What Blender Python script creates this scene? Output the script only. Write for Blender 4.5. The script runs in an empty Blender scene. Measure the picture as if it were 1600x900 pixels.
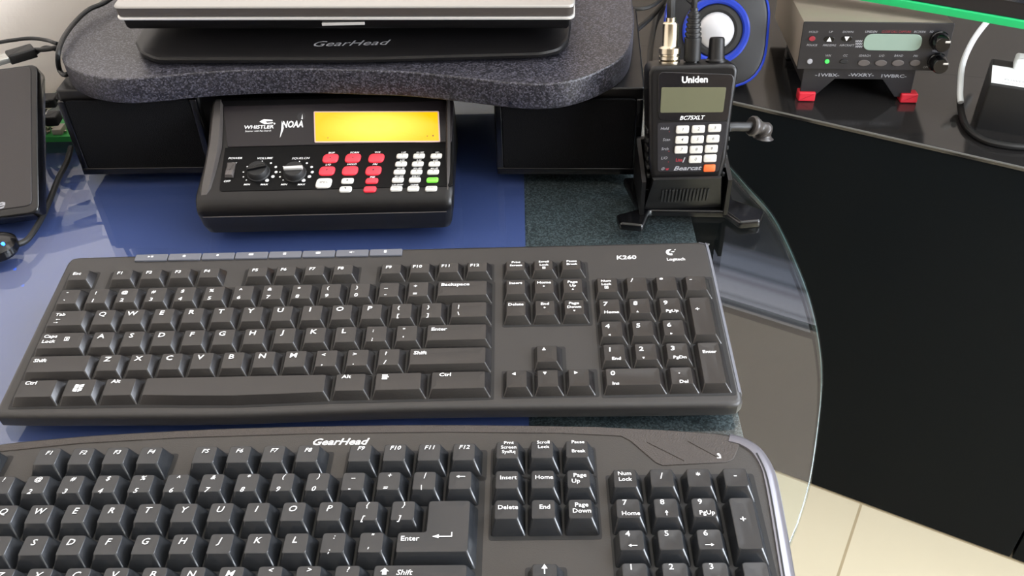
import bpy, math, random
from mathutils import Vector, Matrix
random.seed(7)
SC = bpy.context.scene
COL = SC.collection
S = 0.001                       # everything below is written in millimetres

def lin(c):
    r = []
    for v in c[:3]:
        v = v / 255.0
        r.append(v / 12.92 if v <= 0.04045 else ((v + 0.055) / 1.055) ** 2.4)
    return (r[0], r[1], r[2], 1.0)

# ------------------------------------------------------------------ camera
CR = Matrix(((0.9996311821, -0.0017601273, -0.0270521798),
             (0.0217160000, 0.6499610394, 0.7573511162),
             (0.0163069027, -0.7576592567, 0.6497595450)))
CC = Vector((309.9699, -474.5978, 429.3577))
FPX = 1500.0
cd = bpy.data.cameras.new('camera')
cam = bpy.data.objects.new('camera', cd)
COL.objects.link(cam)
cd.sensor_width = 36.0
cd.lens = 36.0 * FPX / 1600.0
cd.clip_start = 0.01
cd.clip_end = 60
cam.matrix_world = Matrix.Translation(CC * S) @ CR.transposed().to_4x4()
SC.camera = cam

# room axes: U runs along the cabinet front, V runs away from the viewer
A = math.radians(28.6)
UX = Vector((math.cos(A), -math.sin(A), 0))
VX = Vector((math.sin(A), math.cos(A), 0))
def UV(u, v, z=0.0):
    return UX * u + VX * v + Vector((0, 0, z))

# ------------------------------------------------------------------ world, lights, exposure
W = bpy.data.worlds.new('sky'); SC.world = W
W.use_nodes = True
W.node_tree.nodes['Background'].inputs[0].default_value = (0.75, 0.86, 1.0, 1)
W.node_tree.nodes['Background'].inputs[1].default_value = 1.0
SC.view_settings.view_transform = 'Standard'
SC.view_settings.look = 'None'
SC.view_settings.exposure = 0.0
SC.view_settings.gamma = 1.0
SC.view_settings.use_curve_mapping = False

WIN_V0, WIN_V1, WIN_Z0, WIN_Z1, WIN_U = -350, 1000, 60, 1350, 2600
def area(name, loc, direction, sx, sy, power, color):
    ld = bpy.data.lights.new(name, 'AREA')
    ld.shape = 'RECTANGLE'; ld.size = sx * S; ld.size_y = sy * S
    ld.energy = power; ld.color = color
    o = bpy.data.objects.new(name, ld); COL.objects.link(o)
    d = direction.normalized()
    up = Vector((0, 0, 1)) if abs(d.z) < 0.9 else VX
    x = d.cross(up).normalized(); y = x.cross(d).normalized()
    m = Matrix((x, y, -d)).transposed().to_4x4()
    o.matrix_world = Matrix.Translation(loc * S) @ m
    return o
area('window_daylight', UV(WIN_U - 15, (WIN_V0 + WIN_V1) / 2, (WIN_Z0 + WIN_Z1) / 2), -UX, WIN_V1 - WIN_V0 - 60, WIN_Z1 - WIN_Z0 - 60, 110.0, (0.86, 0.92, 1.0))
W2_U0, W2_U1, W2_Z0, W2_Z1 = 600, 1700, 560, 1480
area('added_window_light', UV((W2_U0 + W2_U1) / 2, 1165, (W2_Z0 + W2_Z1) / 2), -VX, W2_U1 - W2_U0 - 60, W2_Z1 - W2_Z0 - 60, 45.0, (0.84, 0.9, 1.0))  # unseen back window, added to put highlights on the key bevels
area('added_ceiling_light', UV(350, 880, 1640), Vector((0, 0, -1)), 420, 420, 1.5, (1.0, 0.96, 0.92))  # unseen lamp added to lift the back wall reflected in the glass

# ------------------------------------------------------------------ pixel to place
def ray(x, y):
    return (CR.transposed() @ Vector(((x - 800) / FPX, -(y - 450) / FPX, -1.0))).normalized()
def at_z(x, y, z):
    d = ray(x, y); return CC + d * ((z - CC.z) / d.z)
def at_y(x, y, Y):
    d = ray(x, y); return CC + d * ((Y - CC.y) / d.y)
def at_pl(x, y, p, n):
    d = ray(x, y); return CC + d * ((p - CC).dot(n) / d.dot(n))

# ------------------------------------------------------------------ materials
def pm(name, col, rough=0.5, metal=0.0, spec=0.5, bump=0.0, bscale=900.0, emit=None, estr=0.0, coat=0.0, mottled=0.0, mscale=40.0):
    m = bpy.data.materials.new(name); m.use_nodes = True
    nt = m.node_tree; b = nt.nodes['Principled BSDF']
    c = lin(col)
    b.inputs['Base Color'].default_value = c
    b.inputs['Roughness'].default_value = rough
    b.inputs['Metallic'].default_value = metal
    b.inputs['Specular IOR Level'].default_value = spec
    b.inputs['Coat Weight'].default_value = coat
    b.inputs['Coat Roughness'].default_value = 0.05
    tc = nt.nodes.new('ShaderNodeTexCoord')
    if mottled > 0:
        n = nt.nodes.new('ShaderNodeTexNoise'); n.inputs['Scale'].default_value = mscale; n.inputs['Detail'].default_value = 4
        nt.links.new(tc.outputs['Object'], n.inputs['Vector'])
        r = nt.nodes.new('ShaderNodeValToRGB')
        r.color_ramp.elements[0].position = 0.3; r.color_ramp.elements[1].position = 0.7
        r.color_ramp.elements[0].color = tuple(v * (1 - mottled) for v in c[:3]) + (1,)
        r.color_ramp.elements[1].color = tuple(min(1, v * (1 + mottled)) for v in c[:3]) + (1,)
        nt.links.new(n.outputs['Fac'], r.inputs['Fac']); nt.links.new(r.outputs['Color'], b.inputs['Base Color'])
    if bump > 0:
        n = nt.nodes.new('ShaderNodeTexNoise'); n.inputs['Scale'].default_value = bscale; n.inputs['Detail'].default_value = 2
        nt.links.new(tc.outputs['Object'], n.inputs['Vector'])
        bp = nt.nodes.new('ShaderNodeBump'); bp.inputs['Strength'].default_value = bump; bp.inputs['Distance'].default_value = 0.001
        nt.links.new(n.outputs['Fac'], bp.inputs['Height']); nt.links.new(bp.outputs['Normal'], b.inputs['Normal'])
    if emit:
        b.inputs['Emission Color'].default_value = lin(emit); b.inputs['Emission Strength'].default_value = estr
    return m

def speckle(name, dark, mid, light, scale, rough):
    m = pm(name, mid, rough); nt = m.node_tree; b = nt.nodes['Principled BSDF']
    tc = nt.nodes.new('ShaderNodeTexCoord')
    vo = nt.nodes.new('ShaderNodeTexVoronoi'); vo.inputs['Scale'].default_value = scale; vo.inputs['Randomness'].default_value = 1.0
    nz = nt.nodes.new('ShaderNodeTexNoise'); nz.inputs['Scale'].default_value = scale * 0.7; nz.inputs['Detail'].default_value = 3
    nt.links.new(tc.outputs['Object'], vo.inputs['Vector']); nt.links.new(tc.outputs['Object'], nz.inputs['Vector'])
    sp = nt.nodes.new('ShaderNodeSeparateColor'); nt.links.new(vo.outputs['Color'], sp.inputs[0])
    mx = nt.nodes.new('ShaderNodeMath'); mx.operation = 'MULTIPLY_ADD'; mx.inputs[1].default_value = 0.55
    sc2 = nt.nodes.new('ShaderNodeMath'); sc2.operation = 'MULTIPLY'; sc2.inputs[1].default_value = 0.45
    nt.links.new(nz.outputs['Fac'], sc2.inputs[0]); nt.links.new(sp.outputs[0], mx.inputs[0]); nt.links.new(sc2.outputs[0], mx.inputs[2])
    r = nt.nodes.new('ShaderNodeValToRGB'); e = r.color_ramp.elements
    e[0].position = 0.28; e[0].color = lin(dark); e[1].position = 0.8; e[1].color = lin(light)
    k = e.new(0.5); k.color = lin(mid)
    nt.links.new(mx.outputs[0], r.inputs['Fac']); nt.links.new(r.outputs['Color'], b.inputs['Base Color'])
    return m

def glass_mat(name, tint, ior, rough=0.0):
    m = bpy.data.materials.new(name); m.use_nodes = True
    nt = m.node_tree; nt.nodes.clear()
    out = nt.nodes.new('ShaderNodeOutputMaterial'); mix = nt.nodes.new('ShaderNodeMixShader')
    fr = nt.nodes.new('ShaderNodeFresnel'); ge = nt.nodes.new('ShaderNodeNewGeometry')
    mi_ = nt.nodes.new('ShaderNodeMapRange'); mi_.inputs['To Min'].default_value = ior; mi_.inputs['To Max'].default_value = 1.0 / ior
    nt.links.new(ge.outputs['Backfacing'], mi_.inputs['Value']); nt.links.new(mi_.outputs[0], fr.inputs['IOR'])
    tr = nt.nodes.new('ShaderNodeBsdfTransparent'); tr.inputs[0].default_value = tint
    gl = nt.nodes.new('ShaderNodeBsdfGlossy'); gl.inputs['Roughness'].default_value = rough; gl.inputs['Color'].default_value = (1, 1, 1, 1)
    nt.links.new(fr.outputs[0], mix.inputs[0]); nt.links.new(tr.outputs[0], mix.inputs[1]); nt.links.new(gl.outputs[0], mix.inputs[2])
    nt.links.new(mix.outputs[0], out.inputs[0])
    return m

def tile_mat():
    m = pm('cream_floor_tiles', (226, 214, 184), 0.35); nt = m.node_tree; b = nt.nodes['Principled BSDF']
    tc = nt.nodes.new('ShaderNodeTexCoord'); br = nt.nodes.new('ShaderNodeTexBrick')
    mp = nt.nodes.new('ShaderNodeMapping'); mp.inputs['Location'].default_value = TILE_OFF
    br.offset = 0.0; br.inputs['Scale'].default_value = 1.0
    br.inputs['Brick Width'].default_value = 0.45; br.inputs['Row Height'].default_value = 0.45
    br.inputs['Mortar Size'].default_value = 0.0022; br.inputs['Mortar Smooth'].default_value = 0.3
    br.inputs['Color1'].default_value = lin((214, 203, 176)); br.inputs['Color2'].default_value = lin((210, 199, 172)); br.inputs['Mortar'].default_value = lin((172, 156, 126))
    nt.links.new(tc.outputs['Object'], mp.inputs[0]); nt.links.new(mp.outputs[0], br.inputs['Vector']); nt.links.new(br.outputs['Color'], b.inputs['Base Color'])
    return m
TILE_OFF = (0.0, 0.0, 0.0)

MT = {}
MT['wall'] = pm('cream_wall_plaster', (222, 210, 198), 0.8, bump=0.35, bscale=130)
MT['wall_dark'] = pm('bounce_reducing_wall', (112, 106, 100), 0.8, bump=0.3, bscale=130)  # unseen front wall darkened to cut bounce onto the key fronts
MT['ceiling'] = pm('white_ceiling', (238, 236, 230), 0.9)
MT['white_frame'] = pm('white_window_frame', (235, 235, 235), 0.4)
MT['glass'] = glass_mat('desk_glass', (0.93, 0.96, 0.95, 1), 1.57)
MT['glass_edge'] = pm('desk_glass_edge', (58, 78, 76), 0.15, spec=0.8)
MT['pane'] = glass_mat('window_pane', (0.97, 0.99, 1, 1), 1.3)
MT['board'] = speckle('teal_grey_speckled_mat', (30, 37, 43), (55, 63, 69), (96, 104, 110), 1000, 0.6)
MT['blue'] = pm('blue_sheet', (68, 82, 140), 0.55)
MT['black_lacquer'] = pm('black_lacquer', (10, 15, 19), 0.32, spec=0.08, bump=0.01, bscale=30)
MT['lacquer_top'] = pm('black_lacquer_top', (32, 31, 31), 0.12, spec=1.0)
MT['lacquer_edge'] = pm('highlight_lacquer_edge', (104, 104, 102), 0.3)  # cabinet edge coloured light in place of the bevel's highlight
MT['legmetal'] = pm('black_desk_leg', (25, 25, 27), 0.4, metal=0.6)
MT['riser'] = speckle('grey_granite_laminate', (20, 20, 26), (39, 38, 43), (86, 84, 94), 1000, 0.4)
MT['black_satin'] = pm('black_satin_plastic', (11, 10, 11), 0.36, spec=0.36, bump=0.03)
MT['panel_black'] = pm('deep_black_panel', (5, 5, 6), 0.5, spec=0.15)
MT['black_gloss'] = pm('black_gloss_plastic', (10, 10, 12), 0.15)
MT['black_matte'] = pm('black_matte_plastic', (14, 14, 15), 0.6)
MT['cloth'] = pm('black_speaker_cloth', (10, 10, 12), 0.9, spec=0.15, bump=0.5, bscale=1800)
MT['k1'] = pm('charcoal_keyboard_shell', (42, 40, 39), 0.4, bump=0.04)
MT['k1key'] = pm('charcoal_key_plastic', (27, 25, 25), 0.26, spec=0.6, bump=0.03)
MT['well'] = pm('key_well_black', (9, 9, 9), 0.6)
MT['media'] = pm('slate_grey_media_key', (92, 94, 102), 0.45)
MT['k1rim'] = pm('lit_keyboard_rim', (98, 98, 104), 0.35)  # paler than the shell to paint in light caught on the right edge
MT['k2'] = pm('brown_black_keyboard_shell', (48, 45, 42), 0.42, bump=0.15, bscale=1500)
MT['k2key'] = pm('glossy_charcoal_key', (31, 33, 36), 0.25, spec=0.6)
MT['k2trim'] = pm('textured_brown_trim', (58, 52, 48), 0.55, bump=0.5, bscale=1400)
MT['k2rim'] = pm('pewter_side_rim', (112, 110, 116), 0.28, metal=0.35)
MT['ink'] = pm('white_legend_ink', (240, 240, 240), 0.5)
MT['inkgrey'] = pm('grey_legend_ink', (150, 150, 155), 0.5)
MT['inkdark'] = pm('dark_legend_ink', (40, 40, 45), 0.5)
MT['inkred'] = pm('dull_red_ink', (140, 30, 45), 0.5)
MT['silver'] = pm('silver_laptop_shell', (160, 157, 153), 0.32, metal=0.45)
MT['silver_line'] = pm('bright_silver_trim', (225, 222, 218), 0.25, metal=0.5)
MT['lapgrey'] = pm('dark_grey_laptop_side', (72, 66, 62), 0.4)
MT['pad'] = pm('black_cooler_plastic', (18, 17, 18), 0.35, spec=0.35, bump=0.03)
MT['amber'] = pm('amber_backlit_display', (120, 80, 0), 0.3, emit=(255, 190, 6), estr=1.15)
MT['lcdframe'] = pm('pinkish_display_bezel', (205, 175, 165), 0.4)
MT['scanface'] = pm('dark_aubergine_panel', (27, 23, 26), 0.4, spec=0.35)
MT['scanwing'] = pm('grey_black_side_wing', (62, 58, 56), 0.35)
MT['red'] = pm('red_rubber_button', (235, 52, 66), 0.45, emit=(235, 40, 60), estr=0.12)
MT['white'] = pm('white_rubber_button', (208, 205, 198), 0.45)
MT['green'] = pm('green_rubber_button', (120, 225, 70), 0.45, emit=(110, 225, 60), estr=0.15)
MT['orange'] = pm('orange_rubber_button', (240, 105, 50), 0.45)
MT['graylcd'] = pm('grey_green_lcd', (94, 94, 74), 0.2)
MT['paleLcd'] = pm('pale_green_lcd', (132, 152, 140), 0.25)
MT['window_dark'] = pm('glossy_display_window', (20, 19, 22), 0.06, spec=0.7)
MT['nickel'] = pm('nickel_plated_metal', (205, 195, 175), 0.22, metal=1.0)
MT['cone'] = pm('silver_speaker_cone', (196, 196, 200), 0.35, metal=0.3)
MT['bluering'] = pm('bright_blue_ring', (20, 50, 160), 0.35)
MT['greygun'] = pm('dark_grey_speaker_body', (22, 22, 25), 0.5)
MT['rubber'] = pm('black_rubber', (16, 16, 16), 0.5)
MT['redfoot'] = pm('red_rubber_foot', (200, 30, 48), 0.5)
MT['radiobody'] = pm('dark_brushed_radio_case', (160, 150, 136), 0.35, metal=0.2)
MT['radioface'] = pm('dark_radio_face', (28, 27, 31), 0.4)
MT['buttongrey'] = pm('grey_radio_button', (82, 76, 74), 0.4)
MT['led_green'] = pm('green_led', (60, 200, 80), 0.3, emit=(70, 220, 90), estr=0.7)
MT['led_blue'] = pm('blue_led', (40, 90, 255), 0.3, emit=(40, 110, 255), estr=6.0)
MT['tvgreen'] = pm('green_screen_trim', (28, 190, 112), 0.35)
MT['screen'] = pm('black_screen_glass', (10, 11, 16), 0.08, spec=0.8)
MT['tvbezel'] = pm('black_screen_bezel', (24, 22, 30), 0.3)
MT['pcb'] = pm('green_circuit_board', (60, 165, 80), 0.4)
MT['port'] = pm('silver_usb_port', (190, 190, 185), 0.25, metal=0.8)
MT['hdd'] = pm('grey_black_drive_lid', (44, 40, 40), 0.42, bump=0.05)
MT['whitecable'] = pm('white_cable_sheath', (235, 240, 242), 0.4)
MT['whitelabel'] = pm('white_paper_label', (240, 244, 246), 0.5)
MT['offwhite'] = pm('cream_plastic', (190, 182, 168), 0.5)

def radial_glow(m, inner, outer, s0, s1):
    nt = m.node_tree; b = nt.nodes['Principled BSDF']
    tc = nt.nodes.new('ShaderNodeTexCoord'); mp = nt.nodes.new('ShaderNodeMapping'); mp.vector_type = 'POINT'
    mp.inputs['Location'].default_value = (-1.0, -0.5, -0.5); mp.inputs['Scale'].default_value = (2.0, 1.0, 1.0)
    g = nt.nodes.new('ShaderNodeTexGradient'); g.gradient_type = 'SPHERICAL'
    r = nt.nodes.new('ShaderNodeValToRGB'); r.color_ramp.elements[0].color = lin(outer); r.color_ramp.elements[1].color = lin(inner)
    r.color_ramp.elements[0].position = 0.05; r.color_ramp.elements[1].position = 0.75
    nt.links.new(tc.outputs['Generated'], mp.inputs[0]); nt.links.new(mp.outputs[0], g.inputs[0]); nt.links.new(g.outputs['Fac'], r.inputs[0]); nt.links.new(r.outputs[0], b.inputs['Emission Color'])
    b.inputs['Emission Strength'].default_value = s1
def screen_bands(m, z0, z1):
    # the lit picture on the television: pale bands at the top of a dark image
    nt = m.node_tree; b = nt.nodes['Principled BSDF']
    tc = nt.nodes.new('ShaderNodeTexCoord'); sx = nt.nodes.new('ShaderNodeSeparateXYZ'); mr = nt.nodes.new('ShaderNodeMapRange')
    mr.inputs['From Min'].default_value = z0; mr.inputs['From Max'].default_value = z1
    r = nt.nodes.new('ShaderNodeValToRGB'); r.color_ramp.interpolation = 'LINEAR'; e = r.color_ramp.elements
    e[0].position = 0.0; e[0].color = lin((28, 30, 36)); e[1].position = 1.0; e[1].color = lin((228, 228, 245))
    for p, c in ((0.30, (40, 44, 54)), (0.52, (60, 66, 82)), (0.56, (150, 158, 180)), (0.70, (165, 172, 195)), (0.73, (90, 92, 110)), (0.77, (205, 206, 226)), (0.93, (235, 235, 250)), (0.96, (160, 160, 175))):
        k = e.new(p); k.color = lin(c)
    nt.links.new(tc.outputs['Object'], sx.inputs[0]); nt.links.new(sx.outputs['Z'], mr.inputs['Value']); nt.links.new(mr.outputs[0], r.inputs[0]); nt.links.new(r.outputs[0], b.inputs['Emission Color'])
    b.inputs['Emission Strength'].default_value = 2.1
screen_bands(MT['screen'], (300 + 135) * S, (511 + 135) * S)
radial_glow(MT['amber'], (255, 238, 90), (255, 186, 4), 1, 1.15)
# ------------------------------------------------------------------ mesh builder (millimetres)
class M:
    def __init__(s): s.v = []; s.f = []; s.mi = []; s.sm = []
    def add(s, vs, fs, mi=0, smooth=True, T=None):
        n = len(s.v)
        for p in vs:
            p = Vector(p); s.v.append(T @ p if T is not None else p)
        for f in fs: s.f.append([n + i for i in f]); s.mi.append(mi); s.sm.append(smooth)
        return s
    def loft(s, rings, mi=0, cap0=True, cap1=True, closed=True, T=None):
        k = len(rings[0]); vs = [p for r in rings for p in r]; fs = []
        for j in range(len(rings) - 1):
            for i in range(k if closed else k - 1):
                a = j * k + i; b = j * k + (i + 1) % k
                fs.append((a, b, b + k, a + k))
        if cap0: fs.append(tuple(range(k - 1, -1, -1)))
        if cap1: fs.append(tuple(range((len(rings) - 1) * k, len(rings) * k)))
        return s.add(vs, fs, mi, True, T)
    def prism(s, poly, z0, z1, bev=0.0, mi=0, T=None, botbev=0.0, steps=3):
        rings = []; ext = 0.15
        if botbev > 0:
            rings.append([(x, y, z0) for x, y in inset(poly, botbev + ext)])
            for i in range(steps + 1):
                a = math.pi / 2 * i / steps
                rings.append([(x, y, z0 + botbev * (1 - math.cos(a))) for x, y in inset(poly, botbev * (1 - math.sin(a)))])
        else:
            rings.append([(x, y, z0) for x, y in poly])
        if bev > 0:
            for i in range(steps + 1):
                a = math.pi / 2 * i / steps
                rings.append([(x, y, z1 - bev * (1 - math.sin(a))) for x, y in inset(poly, bev * (1 - math.cos(a)))])
            rings.append([(x, y, z1) for x, y in inset(poly, bev + ext)])
        else:
            rings.append([(x, y, z1) for x, y in poly])
        return s.loft(rings, mi, T=T)
    def box(s, x0, x1, y0, y1, z0, z1, bev=0.0, mi=0, r=None, T=None):
        p = rrect((x0 + x1) / 2, (y0 + y1) / 2, x1 - x0, y1 - y0, r if r is not None else bev, 3)
        return s.prism(p, z0, z1, bev, mi, T)
    def tube(s, pts, r, n=10, mi=0, smooth_path=True, rr=None):
        P = [Vector(p) for p in pts]
        if smooth_path and len(P) > 2: P = spline(P, 7)
        k = len(P)
        rings = []; prev = None
        for i in range(k):
            t = (P[min(i + 1, k - 1)] - P[max(i - 1, 0)]).normalized()
            if prev is None:
                a = t.orthogonal().normalized()
            else:
                a = (prev - t * prev.dot(t)).normalized()
            prev = a; b = t.cross(a)
            R = r if rr is None else rr(i / (k - 1))
            rings.append([P[i] + (a * math.cos(2 * math.pi * j / n) + b * math.sin(2 * math.pi * j / n)) * R for j in range(n)])
        return s.loft(rings, mi)
    def lathe(s, prof, T, n=32, mi=0):   # prof: (radius, height) along local z
        rings = [[(r * math.cos(2 * math.pi * j / n), r * math.sin(2 * math.pi * j / n), h) for j in range(n)] for r, h in prof]
        return s.loft(rings, mi, T=T)
    def text(s, txt, size, T, mi=1, align='C', shear=0.0, bold=0.0, sx=1.0):
        vs, fs = glyphs(txt, align, shear, bold)
        return s.add([(x * size * sx, y * size, 0) for x, y in vs], fs, mi, False, T)
    def flat(s, poly, z, T, mi=1):
        return s.add([(x, y, z) for x, y in poly], [tuple(range(len(poly)))], mi, False, T)
    def build(s, name, mats, parent=None, sharp=35):
        me = bpy.data.meshes.new(name)
        org = Vector((0, 0, 0))
        if parent is not None and 'org' in ORG.get(parent.name, {}): org = ORG[parent.name]['org']
        me.from_pydata([tuple((p - org) * S) for p in s.v], [], s.f)
        if not isinstance(mats, (list, tuple)): mats = [mats]
        for m in mats: me.materials.append(m)
        me.polygons.foreach_set('material_index', s.mi)
        me.polygons.foreach_set('use_smooth', s.sm)
        me.validate(); me.update()
        me.set_sharp_from_angle(angle=math.radians(sharp))
        o = bpy.data.objects.new(name, me); COL.objects.link(o)
        if parent is not None:
            o.parent = parent
            if parent.name in ORG: ORG[o.name] = dict(ORG[parent.name])
        return o
ORG = {}
def area2(p): return sum(p[i][0] * p[(i + 1) % len(p)][1] - p[(i + 1) % len(p)][0] * p[i][1] for i in range(len(p)))
def inset(p, d):
    if d == 0: return list(p)
    n = len(p); o = []
    sgn = 1 if area2(p) > 0 else -1
    for i in range(n):
        a = Vector(p[i - 1]); b = Vector(p[i]); c = Vector(p[(i + 1) % n])
        e1 = (b - a); e2 = (c - b)
        if e1.length < 1e-9: e1 = e2.copy()
        if e2.length < 1e-9: e2 = e1.copy()
        e1.normalize(); e2.normalize()
        n1 = Vector((-e1.y, e1.x)) * sgn; n2 = Vector((-e2.y, e2.x)) * sgn
        m = (n1 + n2)
        if m.length < 1e-6: m = n1.copy()
        m.normalize(); q = b + m * (d / max(0.35, m.dot(n1)))
        o.append((q.x, q.y))
    return o
def roundp(p, r, n=4):
    if area2(p) < 0: p = p[::-1]
    o = []
    k = len(p)
    rs = r if isinstance(r, (list, tuple)) else [r] * k
    for i in range(k):
        a = Vector(p[i - 1]); b = Vector(p[i]); c = Vector(p[(i + 1) % k]); R = rs[i]
        if R <= 0: o.append(tuple(b)); continue
        e1 = (a - b).normalized(); e2 = (c - b).normalized()
        ang = e1.angle(e2) / 2
        L = min(R / math.tan(ang), (a - b).length * .49, (c - b).length * .49)
        p0 = b + e1 * L; p1 = b + e2 * L
        for j in range(n + 1):
            t = j / n
            q = p0 * (1 - t) ** 2 + b * 2 * t * (1 - t) + p1 * t * t
            o.append((q.x, q.y))
    return o
def rrect(cx, cy, w, h, r, n=4):
    p = [(cx - w / 2, cy - h / 2), (cx + w / 2, cy - h / 2), (cx + w / 2, cy + h / 2), (cx - w / 2, cy + h / 2)]
    return roundp(p, r, n) if r > 0 else p
def circ(cx, cy, r, n=20, ry=None):
    return [(cx + r * math.cos(2 * math.pi * i / n), cy + (ry or r) * math.sin(2 * math.pi * i / n)) for i in range(n)]
def spline(P, n=6, closed=False):
    o = []; k = len(P)
    g = (lambda i: P[i % k]) if closed else (lambda i: P[max(0, min(k - 1, i))])
    for i in range(k if closed else k - 1):
        p0, p1, p2, p3 = g(i - 1), g(i), g(i + 1), g(i + 2)
        for j in range(n):
            t = j / n
            o.append(0.5 * ((2 * p1) + (p2 - p0) * t + (2 * p0 - 5 * p1 + 4 * p2 - p3) * t * t + (3 * p1 - p0 - 3 * p2 + p3) * t ** 3))
    if not closed: o.append(P[-1])
    return o
def sp2(pts, n=6, closed=False):
    return [(q.x, q.y) for q in spline([Vector(p) for p in pts], n, closed)]
_g = {}
def glyphs(txt, align, shear, bold):
    key = (txt, align, shear, bold)
    if key not in _g:
        cu = bpy.data.curves.new('t', 'FONT'); cu.body = txt; cu.size = 1.0
        cu.resolution_u = 2; cu.shear = shear; cu.offset = bold
        cu.align_x = {'C': 'CENTER', 'L': 'LEFT', 'R': 'RIGHT'}[align]; cu.align_y = 'CENTER'
        o = bpy.data.objects.new('t', cu); COL.objects.link(o)
        dg = bpy.context.evaluated_depsgraph_get(); me = o.evaluated_get(dg).to_mesh()
        vs = [(v.co.x, v.co.y) for v in me.vertices]; fs = [tuple(p.vertices) for p in me.polygons]
        if bold and (max(abs(y) for x, y in vs) > 0.8 or max(abs(x) for x, y in vs) > 0.9 * len(txt) + 0.3):
            o.evaluated_get(dg).to_mesh_clear(); bpy.data.objects.remove(o); bpy.data.curves.remove(cu)
            _g[key] = glyphs(txt, align, shear, 0.0); return _g[key]
        o.evaluated_get(dg).to_mesh_clear()
        bpy.data.objects.remove(o); bpy.data.curves.remove(cu)
        _g[key] = (vs, fs)
    return _g[key]
def fr(o, x, z=None, y=None):       # frame matrix from origin, x axis and a rough y axis
    x = Vector(x).normalized(); y = Vector(y)
    z = x.cross(y).normalized(); y = z.cross(x)
    m = Matrix((x, y, z)).transposed().to_4x4(); m.translation = Vector(o); return m
TR = Matrix.Translation
def thing(name, label, cat, loc=(0, 0, 0), rot=None, group=None, world=True):
    o = bpy.data.objects.new(name, None); COL.objects.link(o); o.empty_display_size = 0.02
    o.location = Vector(loc) * S
    if rot is not None: o.rotation_euler = rot
    o['label'] = label; o['category'] = cat
    if group: o['group'] = group
    ORG[o.name] = {'org': Vector(loc)} if world else {'local': 1}
    return o
def tag(o, label, cat, group=None, kind=None):
    o['label'] = label; o['category'] = cat
    if group: o['group'] = group
    if kind: o['kind'] = kind
    return o
def struct(o): o['kind'] = 'structure'; return o
UVM = fr((0, 0, 0), UX, y=VX)       # room axes matrix

# ------------------------------------------------------------------ the room
FZ, CZ = -730, 1700
U0, U1, V0, V1 = -270, 2600, -2600, 1180
def wallbox(name, u0, u1, v0, v1, z0, z1, mat):
    return struct(M().box(u0, u1, v0, v1, z0, z1, T=UVM).build(name, mat))
# floor and its tile grid share the room axes
def room_plane(name, z0, z1, mat):
    o = M().box(U0 - 120, U1 + 120, V0 - 120, V1 + 120, z0, z1).build(name, mat)
    o.matrix_world = UVM.copy(); return struct(o)
sp_ = at_z(1344, 790, FZ)
TILE_OFF = (-(sp_.dot(UX)) * S, -(710.6) * S, 0)
MT['tile'] = tile_mat()
room_plane('floor', FZ - 40, FZ, MT['tile'])
room_plane('ceiling', CZ, CZ + 40, MT['ceiling'])
wallbox('wall_left', U0 - 100, U0, V0 - 100, V1 + 100, FZ, CZ, MT['wall'])
m = M()
m.box(U0, W2_U0, V1, V1 + 100, FZ, CZ, T=UVM); m.box(W2_U1, U1, V1, V1 + 100, FZ, CZ, T=UVM)
m.box(W2_U0, W2_U1, V1, V1 + 100, FZ, W2_Z0, T=UVM); m.box(W2_U0, W2_U1, V1, V1 + 100, W2_Z1, CZ, T=UVM)
struct(m.build('wall_back', MT['wall']))
m = M(); t = 35
for a in ((W2_U0, W2_U1, W2_Z0, W2_Z0 + t), (W2_U0, W2_U1, W2_Z1 - t, W2_Z1), (W2_U0, W2_U0 + t, W2_Z0, W2_Z1), (W2_U1 - t, W2_U1, W2_Z0, W2_Z1), ((W2_U0 + W2_U1) / 2 - t / 2, (W2_U0 + W2_U1) / 2 + t / 2, W2_Z0, W2_Z1)):
    m.box(a[0], a[1], V1 + 20, V1 + 60, a[2], a[3], T=UVM)
wf2 = struct(m.build('added_window_2', MT['white_frame']))  # frame of the back window added for the key highlights
m = M(); m.box(W2_U0 + 5, W2_U1 - 5, V1 + 36, V1 + 40, W2_Z0 + 5, W2_Z1 - 5, T=UVM); m.build('window_pane', MT['pane'], wf2)
wallbox('wall_front', U0, U1, V0 - 100, V0, FZ, CZ, MT['wall_dark'])
m = M()
m.box(U1, U1 + 100, V0, WIN_V0, FZ, CZ, T=UVM); m.box(U1, U1 + 100, WIN_V1, V1, FZ, CZ, T=UVM)
m.box(U1, U1 + 100, WIN_V0, WIN_V1, FZ, WIN_Z0, T=UVM); m.box(U1, U1 + 100, WIN_V0, WIN_V1, WIN_Z1, CZ, T=UVM)
struct(m.build('wall_right', MT['wall']))
m = M(); t = 35
for a in ((WIN_V0, WIN_V1, WIN_Z0, WIN_Z0 + t), (WIN_V0, WIN_V1, WIN_Z1 - t, WIN_Z1), (WIN_V0, WIN_V0 + t, WIN_Z0, WIN_Z1), (WIN_V1 - t, WIN_V1, WIN_Z0, WIN_Z1), ((WIN_V0 + WIN_V1) / 2 - t / 2, (WIN_V0 + WIN_V1) / 2 + t / 2, WIN_Z0, WIN_Z1)):
    m.box(U1 + 20, U1 + 60, a[0], a[1], a[2], a[3], T=UVM)
wf = struct(m.build('window_1', MT['white_frame']))
m = M(); m.box(U1 + 36, U1 + 40, WIN_V0 + 5, WIN_V1 - 5, WIN_Z0 + 5, WIN_Z1 - 5, T=UVM); m.build('window_pane', MT['pane'], wf)
# ceiling lamp added out of frame to brighten the upper back wall
t = thing('added_ceiling_lamp', 'flat square white ceiling lamp, added unseen to brighten the back wall', 'lamp', UV(350, 880, CZ))
m = M(); m.box(110, 590, 640, 1120, CZ - 45, CZ, 6, T=UVM); m.build('housing', MT['white_frame'], t)

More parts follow.
